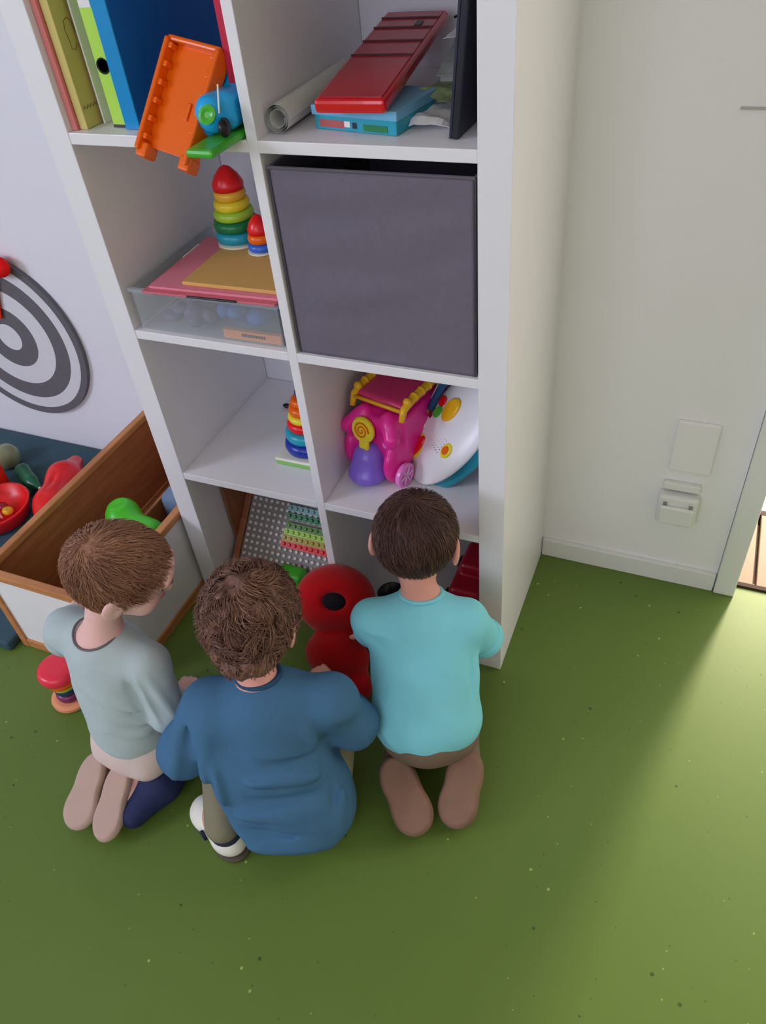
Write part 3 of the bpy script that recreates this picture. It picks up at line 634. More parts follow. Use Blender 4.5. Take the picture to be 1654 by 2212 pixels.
# ---------------------------------------------------------------- bottom left compartment: building board
z = zt[0]
bd = empty('building_board', (0.22, 0.15, z), 'grey studded building board with rows of coloured bricks in a wooden frame', 'building board')
b0 = V(0.078, 0.052, z + 0.010); uy = unit(V(0, 0.140, 0.138)); ux = V(1, 0, 0); un = np.cross(ux, uy); BLn = 0.325
Mb = frame(b0, ux, uy, un)
MB(Mb).box(0, 0.300, 0, BLn, -0.008, 0).build('baseplate', mat('grey_plastic', C(118, 112, 108), 0.5), bd)
wood_d = wood_mat('walnut_wood', C(120, 72, 44), C(140, 88, 55), (4, 30, 4))
MB(Mb).box(-0.018, -0.001, -0.01, BLn, -0.014, 0.008).build('frame_strip', wood_d, bd, bevel=0.002)
MB(Mb).box(-0.018, 0.300, -0.022, -0.002, -0.014, 0.008).build('frame_strip', wood_d, bd, bevel=0.002)
MB().box(0.055, 0.060, 0.10, 0.36, z + 0.001, z + 0.31).build('side_board', wood_d, bd, bevel=0.001)
m = MB(Mb); st_l = 0.016
for i in range(18):
    for j in range(20):
        cx, cy = 0.010 + i * st_l, 0.008 + j * st_l
        m.lathe([(0.0046, 0), (0.0046, 0.0034), (0.0036, 0.0040)], (cx, cy, 0), 8)
o = m.build('studs', mat('pale_grey_plastic', C(185, 180, 175), 0.4), bd); o['kind'] = 'stuff'
rows = [(0.078, 0.110, red_p, 'red_brick_row'), (0.094, 0.110, plastic('olive_yellow_plastic', 150, 130, 40), 'yellow_brick_row'), (0.110, 0.112, lime_p, 'green_brick_row'), (0.126, 0.115, plastic('moss_plastic', 70, 110, 35), 'green_brick_row'),
        (0.150, 0.110, dgreen_p, 'dark_green_brick_row'), (0.170, 0.110, plastic('grey_teal_plastic', 100, 140, 140), 'grey_green_brick_row'), (0.190, 0.112, plastic('petrol_plastic', 30, 75, 95), 'blue_brick_row'), (0.206, 0.112, plastic('deep_navy_plastic', 25, 45, 75), 'navy_brick_row')]
for k_, (yy, x0_, m_, nm) in enumerate(rows):
    q = MB(Mb); hh = 0.012 if k_ % 2 else 0.010
    q.box(x0_, 0.298, yy, yy + 0.0155, 0.0002, hh)
    for i in range(12): q.lathe([(0.0046, 0), (0.0046, 0.0034), (0.0036, 0.0040)], (x0_ + 0.008 + i * 0.0155, yy + 0.008, hh), 8)
    q.build('brick_row', m_, bd)
s_ = SDF((0.17, 0.0, z - 0.01), (0.30, 0.12, z + 0.09), 0.003); s_.rbox((0.245, 0.045, z + 0.030), (0.035, 0.022, 0.029), 0.012).ell((0.215, 0.042, z + 0.035), (0.018, 0.018, 0.022), k=0.015)
o = s_.build('green_toy_block', green_p, origin=(0.24, 0.045, z)); tag(o, 'small bright green plastic toy at the foot of the building board', 'toy')

# bottom right compartment: dark red toy with black wheels, black pot
rt_ = empty('dark_red_toy_car', (0.66, 0.15, z), 'dark red toy car with black wheels in the bottom right compartment', 'toy car')
s_ = SDF((0.60, 0.06, z - 0.01), (0.74, 0.30, z + 0.13), 0.003); s_.rbox((0.672, 0.17, z + 0.050), (0.040, 0.08, 0.025), 0.015).rbox((0.672, 0.19, z + 0.080), (0.030, 0.045, 0.025), 0.014).build('body', plastic('wine_red_plastic', 130, 8, 28), rt_)
for xx in (0.628, 0.716):
    for yy in (0.115, 0.225):
        MB(frame((xx, yy, z + 0.022), (0, 1, 0), (0, 0, 1), (1, 0, 0))).lathe([(0.005, -0.008), (0.020, -0.008), (0.0215, -0.004), (0.0215, 0.004), (0.020, 0.008), (0.005, 0.008)], n=20).build('wheel', black_p, rt_)
bk = empty('black_toy_pot', (0.505, 0.06, z), 'small black toy pot at the front of the bottom right compartment', 'toy pot')
MB().lathe([(0.022, 0), (0.030, 0.004), (0.033, 0.03), (0.034, 0.05), (0.031, 0.05), (0.028, 0.02), (0.002, 0.006)], (0.505, 0.06, z + 0.0005), 28).build('pot', black_p, bk, smooth=True)
MB().tube([(0.537, 0.06, z + 0.04), (0.560, 0.058, z + 0.044), (0.575, 0.056, z + 0.044)], 0.004, 8).build('handle', black_p, bk, smooth=True)

# ---------------------------------------------------------------- left: target, mat, crate, toys on the mat
tg = empty('target_board', (-0.815, 0.39, 0.413), 'large round fabric target with dark grey and pale rings on the wall', 'target')
tdark = mat('charcoal_felt', C(88, 86, 90), 0.9, 0.1, 40, 0.10); tlight = mat('pale_felt', C(182, 182, 186), 0.9, 0.1, 30, 0.04)
Mtg = frame((-0.815, YW - 0.002, 0.413), (1, 0, 0), (0, 0, 1), (0, -1, 0))
for i, (r0, r1, m_, h_) in enumerate(((0.245, 0.266, tdark, 0.012), (0.209, 0.245, tlight, 0.009), (0.158, 0.209, tdark, 0.0092), (0.098, 0.158, tlight, 0.009), (0.043, 0.098, tdark, 0.0092), (0.0, 0.043, tlight, 0.009))):
    n = 72; vs = []; fs = []
    for r, zz in ((max(r0, 0.0001), 0), (r1, 0), (r1, h_), (max(r0, 0.0001), h_)):
        for k in range(n): t = 2 * math.pi * k / n; vs.append(tuple(Mtg @ Vector((r * math.cos(t), r * math.sin(t), zz))))
    for a in range(4):
        b = (a + 1) % 4
        for k in range(n): fs.append([a * n + k, a * n + (k + 1) % n, b * n + (k + 1) % n, b * n + k])
    link_mesh('ring' if r0 else 'bullseye', vs, fs, m_, tg)
rs = SDF((-1.0, 0.30, 0.40), (-0.62, 0.40, 0.75), 0.004); rs.ell((-0.705, 0.365, 0.655), (0.040, 0.022, 0.030)).cone((-0.73, 0.365, 0.65), 0.022, (-0.82, 0.37, 0.62), 0.016)
o = rs.build('red_dart_ball', mat('red_fleece', C(190, 22, 22), 0.9, 0.1, 40, 0.2), origin=(-0.75, 0.37, 0.65)); tag(o, 'red fleece ball stuck on the upper edge of the round target', 'ball')
dr = empty('felt_flag', (-0.79, 0.37, 0.53), 'red, orange and green felt flag hanging over the middle of the target', 'flag')
Mf = frame((-0.80, YW - 0.016, 0.60), (0.93, 0, -0.36), (0.36, 0, 0.93), (0, -1, 0))
MB(Mf).box(0.018, 0.042, -0.115, 0.02, 0, 0.005).build('red_stripe', mat('red_felt', C(205, 40, 18), 0.9, 0.1, 40, 0.2), dr, bevel=0.002)
MB(Mf).box(0.000, 0.018, -0.105, 0.02, 0, 0.005).build('yellow_stripe', mat('yellow_felt', C(222, 170, 60), 0.9, 0.1, 40, 0.2), dr, bevel=0.002)
MB(Mf).box(-0.020, 0.000, -0.095, 0.02, 0, 0.005).build('green_stripe', mat('green_felt', C(130, 165, 60), 0.9, 0.1, 40, 0.2), dr, bevel=0.002)

mt = MB().box(-2.2, -0.365, -0.335, YW - 0.006, 0.0, 0.030).build('play_mat', mat_blue, bevel=0.008, origin=(-1.2, 0, 0)); tag(mt, 'flat slate blue vinyl play mat on the floor along the left wall', 'mat')

cr = empty('toy_crate', (-0.17, 0.04, 0), 'open wooden toy crate with honey wood rails and white panels beside the shelf', 'toy crate')
CX0, CX1, CY0, CY1, CZ = -0.352, -0.006, -0.306, 0.385, 0.272
wp = mat('white_panel', C(205, 205, 214), 0.5, 0.35, 4, 0.02); 
tw = 0.020
for (x0, x1, y0, y1) in ((CX0, CX0 + tw, CY0, CY0 + tw), (CX1 - tw, CX1, CY0, CY0 + tw), (CX0, CX0 + tw, CY1 - tw, CY1), (CX1 - tw, CX1, CY1 - tw, CY1)):
    MB().box(x0, x1, y0, y1, 0.0, CZ - 0.020).build('corner_post', crate_wood, cr, bevel=0.002)
for (x0, x1, y0, y1) in ((CX0, CX1, CY0, CY0 + tw), (CX0, CX1, CY1 - tw, CY1), (CX0, CX0 + tw, CY0 + tw, CY1 - tw), (CX1 - tw, CX1, CY0 + tw, CY1 - tw)):
    MB().box(x0, x1, y0, y1, CZ - 0.020, CZ).build('top_rail', crate_wood, cr, bevel=0.003)
    MB().box(x0 + (tw if x1 - x0 > 0.1 else 0.001), x1 - (tw if x1 - x0 > 0.1 else 0.001), y0 + 0.001, y1 - 0.001, 0.0, 0.028).build('bottom_rail', crate_wood, cr, bevel=0.002)
MB().box(CX0 + tw, CX1 - tw, CY0 + 0.006, CY0 + 0.010, 0.028, CZ - 0.02).build('white_panel', wp, cr)
MB().box(CX1 - 0.010, CX1 - 0.006, CY0 + tw, CY1 - tw, 0.028, CZ - 0.02).build('white_panel', wp, cr)
MB().box(CX0 + 0.004, CX0 + 0.008, CY0 + tw, CY1 - tw, 0.028, CZ - 0.02).build('white_panel', wp, cr)
MB().box(CX0 + 0.0085, CX0 + 0.0145, CY0 + tw, CY1 - tw, 0.028, CZ - 0.02).build('inner_panel', crate_in, cr)
MB().box(CX0 + tw, CX1 - tw, CY0 + 0.0105, CY0 + 0.0145, 0.028, CZ - 0.02).build('inner_panel', crate_in, cr)
MB().box(CX0 + tw, CX1 - tw, CY1 - 0.014, CY1 - 0.008, 0.028, CZ - 0.02).build('inner_panel', crate_in, cr)
MB().box(CX1 - 0.0155, CX1 - 0.0105, CY0 + tw, CY1 - tw, 0.028, CZ - 0.02).build('inner_panel', crate_in, cr)
MB().box(CX0 + tw, CX1 - tw, CY0 + tw, CY1 - tw, 0.012, 0.020).build('base_board', crate_in, cr)
MB().box(-0.168, -0.160, 0.02, CY1 - 0.015, 0.021, 0.185).build('partition', crate_in, cr, bevel=0.002)
# toys in the crate
gt = SDF((-0.33, -0.10, 0.01), (-0.02, 0.09, 0.28), 0.003)
gt.ell((-0.210, 0.020, 0.19), (0.045, 0.042, 0.05), k=0.01).cone((-0.200, 0.0, 0.19), 0.036, (-0.115, -0.005, 0.180), 0.036, k=0.02).ell((-0.165, -0.02, 0.10), (0.09, 0.06, 0.08)).ell((-0.222, 0.018, 0.252), (0.032, 0.030, 0.022), sub=True)
o = gt.build('green_toy_frog', mat('bright_green_plastic', C(58, 165, 30), 0.3, 0.5), origin=(-0.16, 0, 0.02)); o.name = 'green_toy_cup'; tag(o, 'large bright green plastic toy cup lying in the crate', 'toy')
bt = SDF((-0.20, 0.06, 0.01), (-0.02, 0.26, 0.25), 0.004); bt.rbox((-0.090, 0.145, 0.12), (0.055, 0.06, 0.098), 0.02).ell((-0.090, 0.13, 0.215), (0.035, 0.03, 0.018), k=0.02)
o = bt.build('blue_toy_bag', mat('grey_blue_fabric', C(92, 108, 130), 0.7, 0.2, 20, 0.2), origin=(-0.1, 0.16, 0.02)); tag(o, 'grey-blue fabric bag in the rear part of the crate', 'bag')

# toys on the play mat
zm = 0.0305
s_ = SDF((-0.80, -0.06, 0.02), (-0.45, 0.34, 0.16), 0.004); s_.chain([(-0.640, 0.285, zm + 0.030), (-0.605, 0.20, zm + 0.045), (-0.560, 0.09, zm + 0.045), (-0.53, 0.02, zm + 0.035)], [0.022, 0.046, 0.046, 0.030], 0.03).fold((-0.63, 0.26, zm + 0.075), (-0.55, 0.06, zm + 0.092), -0.006, 0.010).cut((0, 0, zm), (0, 0, -1))
o = s_.build('red_toy_boat', red_p, origin=(-0.63, 0.15, zm)); tag(o, 'long rounded glossy red plastic toy lying on the mat beside the crate', 'toy')
rb_ = empty('red_toy_tray', (-0.72, 0.03, zm), 'round red plastic tray with a clear lid holding orange pieces on the mat', 'tray')
MB().lathe([(0.06, 0), (0.085, 0.01), (0.095, 0.045), (0.100, 0.055), (0.092, 0.055), (0.086, 0.02), (0.002, 0.012)], (-0.72, 0.03, zm), 36).build('tray', red_p, rb_, smooth=True)
MB().tube([(-0.80, 0.07, zm + 0.058), (-0.65, -0.01, zm + 0.058)], 0.0035, 8).build('rod', plastic('salmon_plastic', 205, 110, 95), rb_, smooth=True)
for i, (xx, yy, m_) in enumerate(((-0.70, -0.005, orange_p), (-0.735, 0.0, yellow_p), (-0.72, 0.05, MATS['wine_red_plastic']), (-0.69, 0.04, MATS['amber_yellow_plastic']))):
    o = MB().ball((xx, yy, zm + 0.030), (0.018, 0.015, 0.012), 12, 8).build('toy_piece', m_, origin=(xx, yy, zm + 0.02), smooth=True)
    tag(o, ['small orange plastic piece in the red tray', 'small yellow plastic piece in the red tray', 'dark red plastic piece at the back of the red tray', 'amber plastic piece on the right in the red tray'][i], 'toy piece')
s_ = SDF((-0.92, 0.05, 0.02), (-0.70, 0.30, 0.20), 0.004); s_.rbox((-0.830, 0.115, zm + 0.055), (0.045, 0.045, 0.054), 0.02).cut((0, 0, zm), (0, 0, -1))
o = s_.build('red_toy_block', plastic('scarlet_plastic', 205, 28, 10), origin=(-0.8, 0.14, zm)); tag(o, 'scarlet plastic block behind the red tray on the mat', 'toy')
al = empty('green_toy_crocodile', (-0.75, 0.18, zm), 'dark green toy crocodile with pale feet on the mat', 'toy crocodile')
s_ = SDF((-0.84, 0.08, 0.02), (-0.64, 0.28, 0.12), 0.0035); s_.cone((-0.775, 0.20, zm + 0.032), 0.024, (-0.715, 0.17, zm + 0.028), 0.020).cone((-0.715, 0.17, zm + 0.028), 0.018, (-0.675, 0.155, zm + 0.026), 0.010).cone((-0.75, 0.17, zm + 0.02), 0.012, (-0.745, 0.145, zm + 0.010), 0.008).cone((-0.71, 0.155, zm + 0.02), 0.010, (-0.705, 0.135, zm + 0.010), 0.008).cone((-0.775, 0.2, zm + 0.03), 0.018, (-0.80, 0.245, zm + 0.012), 0.006).cut((0, 0, zm), (0, 0, -1)).build('body', plastic('deep_green_plastic', 10, 80, 50), al)
MB().ball((-0.668, 0.152, zm + 0.022), (0.009, 0.006, 0.012)).build('snout_tip', cream_p, al, smooth=True)
MB().ball((-0.712, 0.128, zm + 0.008), (0.008, 0.008, 0.007)).build('foot', cream_p, al, smooth=True)
o = MB().lathe([(0.030, 0), (0.040, 0.01), (0.042, 0.04), (0.030, 0.06), (0.004, 0.068)], (-0.885, 0.245, zm), 28).build('clear_toy_dome', mat('olive_translucent', C(112, 118, 88), 0.25, 0.5), smooth=True, origin=(-0.885, 0.245, zm)); tag(o, 'olive green domed toy cup at the left edge on the mat', 'toy')

# rainbow stacker standing on the floor beside the left child
stacker('wooden_rainbow_stacker', 'rainbow stacking toy widening to red on top, on the floor by the grey shirt', (-0.125, -0.392, 0.0005),
        [(0.030, 0.022, plastic('plum_plastic', 105, 30, 75)), (0.028, 0.022, plastic('midnight_plastic', 18, 45, 75)), (0.030, 0.012, lime_p), (0.036, 0.020, orange_p), (0.045, 0.032, plastic('crimson_plastic', 200, 40, 60))],
        (0.045, 0.016, plastic('salmon_wood', 200, 130, 95)), None, tilt=Matrix.Rotation(0.05, 4, 'Y'))

# ---------------------------------------------------------------- red plush between the children
rp = empty('red_plush_toy', (0.43, -0.10, 0), 'round red plush toy with black round centre lying between the children', 'plush toy')
plush = mat('red_plush_fabric', C(152, 6, 10), 0.95, 0.1, 40, 0.15, 0.4, 500, sheen=0.3)
pn = unit(V(0.30, -0.62, 0.66)); pu = unit(V(-0.1, 0.7, 0.7) - pn * (V(-0.1, 0.7, 0.7) @ pn)); px_ = np.cross(pu, pn)
pc = V(0.420, -0.052, 0.168)
s_ = SDF((0.28, -0.28, -0.01), (0.60, 0.10, 0.28), 0.0035)
s_.ell(pc, (0.090, 0.080, 0.060), tuple(px_), tuple(pu), tuple(pn)).ell(pc - pn * 0.05, (0.07, 0.065, 0.06), tuple(px_), tuple(pu), tuple(pn), k=0.02)
s_.ell(pc + pn * 0.060, (0.029, 0.022, 0.018), tuple(px_), tuple(pu), tuple(pn), sub=True, k=0.012)
s_.ell((0.440, -0.090, 0.085), (0.06, 0.05, 0.060), k=0.014).ell((0.450, -0.135, 0.080), (0.075, 0.055, 0.060), k=0.014).ell((0.50, -0.175, 0.04), (0.045, 0.045, 0.038), k=0.015).cut((0, 0, 0.0), (0, 0, -1))
s_.build('body', plush, rp)
MB(frame(pc + pn * 0.047, px_, pu, pn)).ball((0, 0, 0), (0.028, 0.021, 0.010), 20, 10).build('black_centre', mat('black_felt', C(10, 6, 14), 0.9), rp, smooth=True)

# ---------------------------------------------------------------- the three children
skin1 = mat('fair_skin', C(205, 158, 150, 0.62), 0.5, 0.35, 25, 0.06, sss=0.15)
skin2 = mat('rosy_skin', C(190, 135, 122, 0.62), 0.5, 0.35, 25, 0.06, sss=0.15)
hair_m = mat('hair_strands', (0.1, 0.05, 0.03, 1), 0.5, 0.35, attr='Col')
eye_m = mat('eye_white', C(220, 218, 215), 0.2, 0.5); iris_m = mat('eye_iris', C(60, 45, 35), 0.2, 0.5)
lip_m = mat('lips', C(178, 92, 92), 0.45); brow_m = mat('brow_hair', C(92, 62, 45), 0.8)

def head_frame(f, u):
    f = unit(f); u = unit(np.asarray(u, float) - f * (np.asarray(u, float) @ f)); r = np.cross(f, u); return f, u, r

def add_head(s, c, f, u, r, sc_=1.0):
    X, Y, Z = tuple(r), tuple(f), tuple(u); q = sc_
    P = lambda a, b, d: c + (r * a + f * b + u * d) * q
    s.ell(P(0, -0.008, 0.010), V(0.070, 0.082, 0.072) * q, X, Y, Z)
    s.ell(P(0, 0.022, -0.030), V(0.056, 0.052, 0.052) * q, X, Y, Z, k=0.02)
    s.ell(P(0, 0.042, -0.064), V(0.026, 0.022, 0.018) * q, X, Y, Z, k=0.02)              # chin
    for sgn in (-1, 1):
        s.ell(P(sgn * 0.033, 0.045, -0.034), V(0.024, 0.021, 0.022) * q, X, Y, Z, k=0.015)  # cheek
        s.ell(P(sgn * 0.026, 0.079, -0.004), V(0.013, 0.008, 0.009) * q, X, Y, Z, k=0.008, sub=True)   # eye socket
        # ear
        s.ell(P(sgn * 0.075, -0.006, -0.016), V(0.0065, 0.019, 0.027) * q, tuple(unit(r + f * 0.35 * sgn)), tuple(unit(f - r * 0.35 * sgn)), Z, k=0.006)
        s.ell(P(sgn * 0.081, 0.002, -0.013), V(0.0045, 0.010, 0.016) * q, tuple(unit(r + f * 0.35 * sgn)), tuple(unit(f - r * 0.35 * sgn)), Z, k=0.003, sub=True)
    s.ell(P(0, 0.072, 0.026), V(0.045, 0.012, 0.02) * q, X, Y, Z, k=0.02)               # forehead
    s.cone(P(0, 0.074, -0.004), 0.005 * q, P(0, 0.083, -0.024), 0.0085 * q, 0.008)      # nose
    s.ell(P(0, 0.070, -0.044), V(0.016, 0.008, 0.008) * q, X, Y, Z, k=0.008)            # mouth mound

def face_parts(person, c, f, u, r, sc_=1.0):
    P = lambda a, b, d: c + (r * a + f * b + u * d) * sc_
    for sgn in (-1, 1):
        e = MB(frame(P(sgn * 0.026, 0.0610, -0.003), r, f, u)).ball((0, 0, 0), 0.0095 * sc_, 14, 10).build('eye', eye_m, person, smooth=True)
        MB(frame(P(sgn * 0.026, 0.0690, -0.003), r, f, u)).ball((0, 0, 0), (0.0048 * sc_, 0.0028, 0.0048 * sc_), 12, 8).build('iris', iris_m, e, smooth=True)
        MB().tube([P(sgn * 0.014, 0.084, 0.016), P(sgn * 0.027, 0.082, 0.020), P(sgn * 0.040, 0.073, 0.016)], [0.0012, 0.002, 0.001], 6).build('eyebrow', brow_m, person, smooth=True)
    MB().tube([P(-0.013, 0.0755, -0.045), P(0, 0.0795, -0.047), P(0.013, 0.0755, -0.045)], [0.001, 0.0030, 0.001], 8).build('lips', lip_m, person, smooth=True)

def add_hand(s, w, d, n, curl=0.5, q=1.0):
    """w wrist, d pointing direction, n back-of-hand normal"""
    d = unit(d); n = unit(np.asarray(n, float) - d * (np.asarray(n, float) @ d)); t = np.cross(d, n)
    s.ell(w + d * 0.024 * q, V(0.023, 0.019, 0.011) * q, tuple(d), tuple(t), tuple(n), k=0.008)
    for i, (o, l) in enumerate(((-0.0135, 0.030), (-0.0045, 0.034), (0.0045, 0.032), (0.0132, 0.026))):
        a = w + d * 0.040 * q + t * o * q; spread = d + t * o * 9
        b = a + unit(spread - n * curl * 0.5) * l * 0.42 * q; c = b + unit(spread - n * curl * 1.3) * l * 0.33 * q; e = c + unit(spread * 0.7 - n * curl * 2.2) * l * 0.27 * q
        s.chain([a - d * 0.006, a, b, c, e], [0.0056 * q, 0.0054 * q, 0.0050 * q, 0.0046 * q, 0.0040 * q], 0.002)
    a = w + d * 0.012 * q - t * 0.015 * q; b = a + unit(d * 0.7 - t * 0.8 - n * 0.3) * 0.020 * q; c = b + unit(d - t * 0.2 - n * 0.4) * 0.015 * q
    s.chain([a, b, c], [0.0072 * q, 0.0060 * q, 0.0050 * q], 0.004)

def hair_mesh(name, person, c, f, u, r, base, dark, light, nstr, length, curl, whorl, seed, thick=0.009, nape=-0.055, front=0.055, lump=0.0, sr=0.0009, extra=None, keep=None, sc_=1.0):
    """solid cap of hair plus many fine strands combed away from the whorl"""
    rnd = np.random.RandomState(seed)
    X, Y, Z = tuple(r), tuple(f), tuple(u)
    R0 = V(0.070 + thick * 0.6, 0.082 + thick, 0.072 + thick) * sc_; cc = c + f * -0.008 * sc_ + u * 0.010 * sc_
    s = SDF(c - 0.135, c + 0.135, 0.0035)
    s.ell(cc, R0, X, Y, Z)
    if extra: extra(s)
    def lumpf(x, y, z):
        if not lump: return 0 * x * y * z
        return -lump * (np.sin(x * 95 + 2 * np.sin(y * 60 + seed)) * np.sin(y * 88 + 1.7 * np.sin(z * 55)) + 0.6 * np.sin(z * 120 + 3 * np.sin(x * 50)))
    if lump: s.warp(lumpf)
    s.cut(c + f * front * sc_ - u * 0.016 * sc_, unit(f * 0.74 - u * 0.67))        # face side
    s.cut(c + u * nape * sc_ - f * 0.05 * sc_, unit(-u * 0.93 + f * 0.32))           # nape line
    for sg in (-1, 1):                                                     # keep clear of the ears
        s.ell(c + (r * sg * 0.079 - f * 0.000 - u * 0.018) * sc_, V(0.026, 0.024, 0.032) * sc_, X, Y, Z, sub=True, k=0.006)
    hv, hf = s.mesh()
    wp = c + (f * whorl[0] + u * whorl[1] + r * whorl[2]) * sc_
    rel = hv - cc; loc = np.stack([rel @ r, rel @ f, rel @ u], 1)
    def tint(P, t):
        return (np.array(dark)[None] * (1 - t[:, None]) + np.array(light)[None] * t[:, None])
    ang = np.arctan2((hv - wp) @ r, (hv - wp) @ f); dist = np.linalg.norm(hv - wp, axis=1)
    t = np.clip(0.28 + 0.20 * np.sin(ang * 31 + dist * 60) * np.sin(ang * 13 + 2), 0, 1)
    cols = np.concatenate([tint(hv, t), np.ones((len(hv), 1))], 1)
    # strands
    pick = rnd.choice(len(hv), nstr); roots = hv[pick]
    nseg = 7; K = 3
    vs = []; fs = []; cs = []
    nclump = max(30, nstr // 14)
    cl_ph = rnd.rand(nclump) * 6.28; cl_am = rnd.rand(nclump) * 0.7 + 0.3; cl_t = rnd.rand(nclump)
    cseed = roots[rnd.choice(nstr, nclump)]
    for k in range(nstr):
        p = roots[k]; n = ((p - cc) @ r) / R0[0] ** 2 * r + ((p - cc) @ f) / R0[1] ** 2 * f + ((p - cc) @ u) / R0[2] ** 2 * u; n = unit(n)
        ci = int(np.argmin(((cseed - p) ** 2).sum(1)))
        away = p - wp; away = away - n * (away @ n); away = away / (np.linalg.norm(away) + 1e-6)
        side = np.cross(n, away); swirl = 0.35 + (rnd.rand() - 0.5) * 0.35 + curl * 0.9 * math.sin(cl_ph[ci])
        d = unit(away + side * swirl); L = length * (0.6 + 0.6 * rnd.rand()); pts = []; q = p + n * 0.0005
        for j in range(nseg):
            a = j / (nseg - 1)
            w = curl * 0.007 * math.sin(cl_ph[ci] + a * 7.5 * cl_am[ci]) ; lift = 0.0015 + (0.004 + curl * 0.008 * cl_am[ci]) * a * a
            pts.append(q + side * w + n * (lift + curl * 0.003 * math.cos(cl_ph[ci] + a * 7.5)))
            q = q + d * (L / nseg)
            rr = q - cc; ln = math.sqrt((rr @ r / R0[0]) ** 2 + (rr @ f / R0[1]) ** 2 + (rr @ u / R0[2]) ** 2)
            if ln > 1: q = cc + rr / ln
            nn = ((q - cc) @ r) / R0[0] ** 2 * r + ((q - cc) @ f) / R0[1] ** 2 * f + ((q - cc) @ u) / R0[2] ** 2 * u; n = unit(nn)
            d = unit(d - n * (d @ n) - u * 0.10 * (1 - abs(n @ u))); side = np.cross(n, d)
        base_i = len(vs) * 1
        tcol = min(1, max(0, 0.30 * cl_t[ci] + 0.55 * rnd.rand() ** 2 + 0.05)); colr = [dark[i] * (1 - tcol) + light[i] * tcol for i in range(3)] + [1]
        for j in range(nseg):
            a = pts[j]; dd = unit(pts[min(j + 1, nseg - 1)] - pts[max(j - 1, 0)]); s1 = unit(np.cross(dd, n)); s2 = np.cross(dd, s1)
            rad = sr * (1 - 0.75 * (j / (nseg - 1)) ** 2)
            for m_ in range(K):
                th = 2.094 * m_; vs.append(a + (s1 * math.cos(th) + s2 * math.sin(th)) * rad); cs.append(colr)
        for j in range(nseg - 1):
            for m_ in range(K): a = base_i + j * K + m_; b = base_i + j * K + (m_ + 1) % K; fs.append([a, b, b + K, a + K])
    n0 = len(hv); V_ = np.concatenate([hv, np.array(vs)]); F_ = hf.tolist() + [[i + n0 for i in q] for q in fs]
    return link_mesh(name, V_, F_, hair_m, person, smooth=True, colors=np.concatenate([cols, np.array(cs)]))

def seg(a, b, t): return a + (b - a) * t

def child(name, label, skin, J, parts, vox=0.0035, sole=None, seedv=1, head_sc=1.0):
    f, u, r = head_frame(J['hf'], J['hu'])
    lo = np.min([v for k, v in J.items() if k not in ('hf', 'hu', 'handdL', 'handdR')], axis=0) - 0.13; hi = np.max([v for k, v in J.items() if k not in ('hf', 'hu', 'handdL', 'handdR')], axis=0) + 0.15
    s = SDF(lo, hi, vox)
    X = unit(J['shR'] - J['shL']); Z = unit(J['neck'] - J['pelvis']); Y = unit(np.cross(Z, X)); X = np.cross(Y, Z); A = (tuple(X), tuple(Y), tuple(Z))
    s.ell(J['pelvis'], (0.080, 0.068, 0.070), *A).ell(seg(J['pelvis'], J['neck'], 0.4), (0.072, 0.066, 0.085), *A, k=0.03).ell(seg(J['pelvis'], J['neck'], 0.70), (0.078, 0.060, 0.080), *A, k=0.03)
    s.chain([J['shL'], seg(J['pelvis'], J['neck'], 0.86), J['shR']], [0.030, 0.045, 0.030], 0.03)
    s.chain([seg(J['pelvis'], J['neck'], 0.85), J['neck'], J['head'] - u * 0.035 * head_sc - f * 0.022 * head_sc], [0.038, 0.033, 0.031], 0.02)
    add_head(s, J['head'], f, u, r, head_sc)
    for S in 'LR':
        s.chain([J['sh' + S], J['el' + S], J['wr' + S]], [0.030, 0.024, 0.0165], 0.012)
        add_hand(s, J['wr' + S], J['handd' + S], V(0, 0, 1), 0.6)
        s.chain([J['hip' + S], J['kn' + S]], [0.054, 0.038], 0.02); s.chain([J['kn' + S], J['an' + S]], [0.034, 0.022], 0.008)
        s.chain([J['an' + S], J['an' + S] + (J['to' + S] - J['an' + S]) * 0.4, J['to' + S]], [0.023, 0.024, 0.017], 0.012)
    s.F[:, :, :max(0, int((0.001 - lo[2]) / vox))] = 0.04
    base = V(J['pelvis'][0], J['pelvis'][1], 0)
    body = s.build(name, skin, origin=tuple(base)); tag(body, label, 'person')
    face_parts(body, J['head'], f, u, r, head_sc)
    return body, (f, u, r), (X, Y, Z), lo, hi

def torso_cloth(s, J, A, inf, tail=0.0, k=0.03, belly=0.0, wx=0.0):
    WX = V(wx, 0, 0)
    p, n = J['pelvis'], J['neck']
    s.ell(seg(p, n, 0.12), V(0.086, 0.074, 0.085) + inf + belly + WX, *A).ell(seg(p, n, 0.42), V(0.082, 0.072, 0.090) + inf + belly * 0.5 + WX * 1.1, *A, k=k).ell(seg(p, n, 0.70), V(0.085, 0.064, 0.078) + inf + WX, *A, k=k)
    s.chain([J['shL'], seg(p, n, 0.88), J['shR']], [0.034 + inf, 0.044 + inf, 0.034 + inf], k)

def edge_tube(name, lo_, hi_, fa, fb, rad, m_, parent, h=0.002, clip=None):
    """thin rib where two surfaces meet (neckline, hem)"""
    a = SDF(lo_, hi_, h); fa(a); b = SDF(lo_, hi_, h); fb(b); a.F = (np.sqrt(a.F ** 2 + b.F ** 2) - rad).astype(np.float32)
    if clip: clip(a)
    return a.build(name, m_, parent)

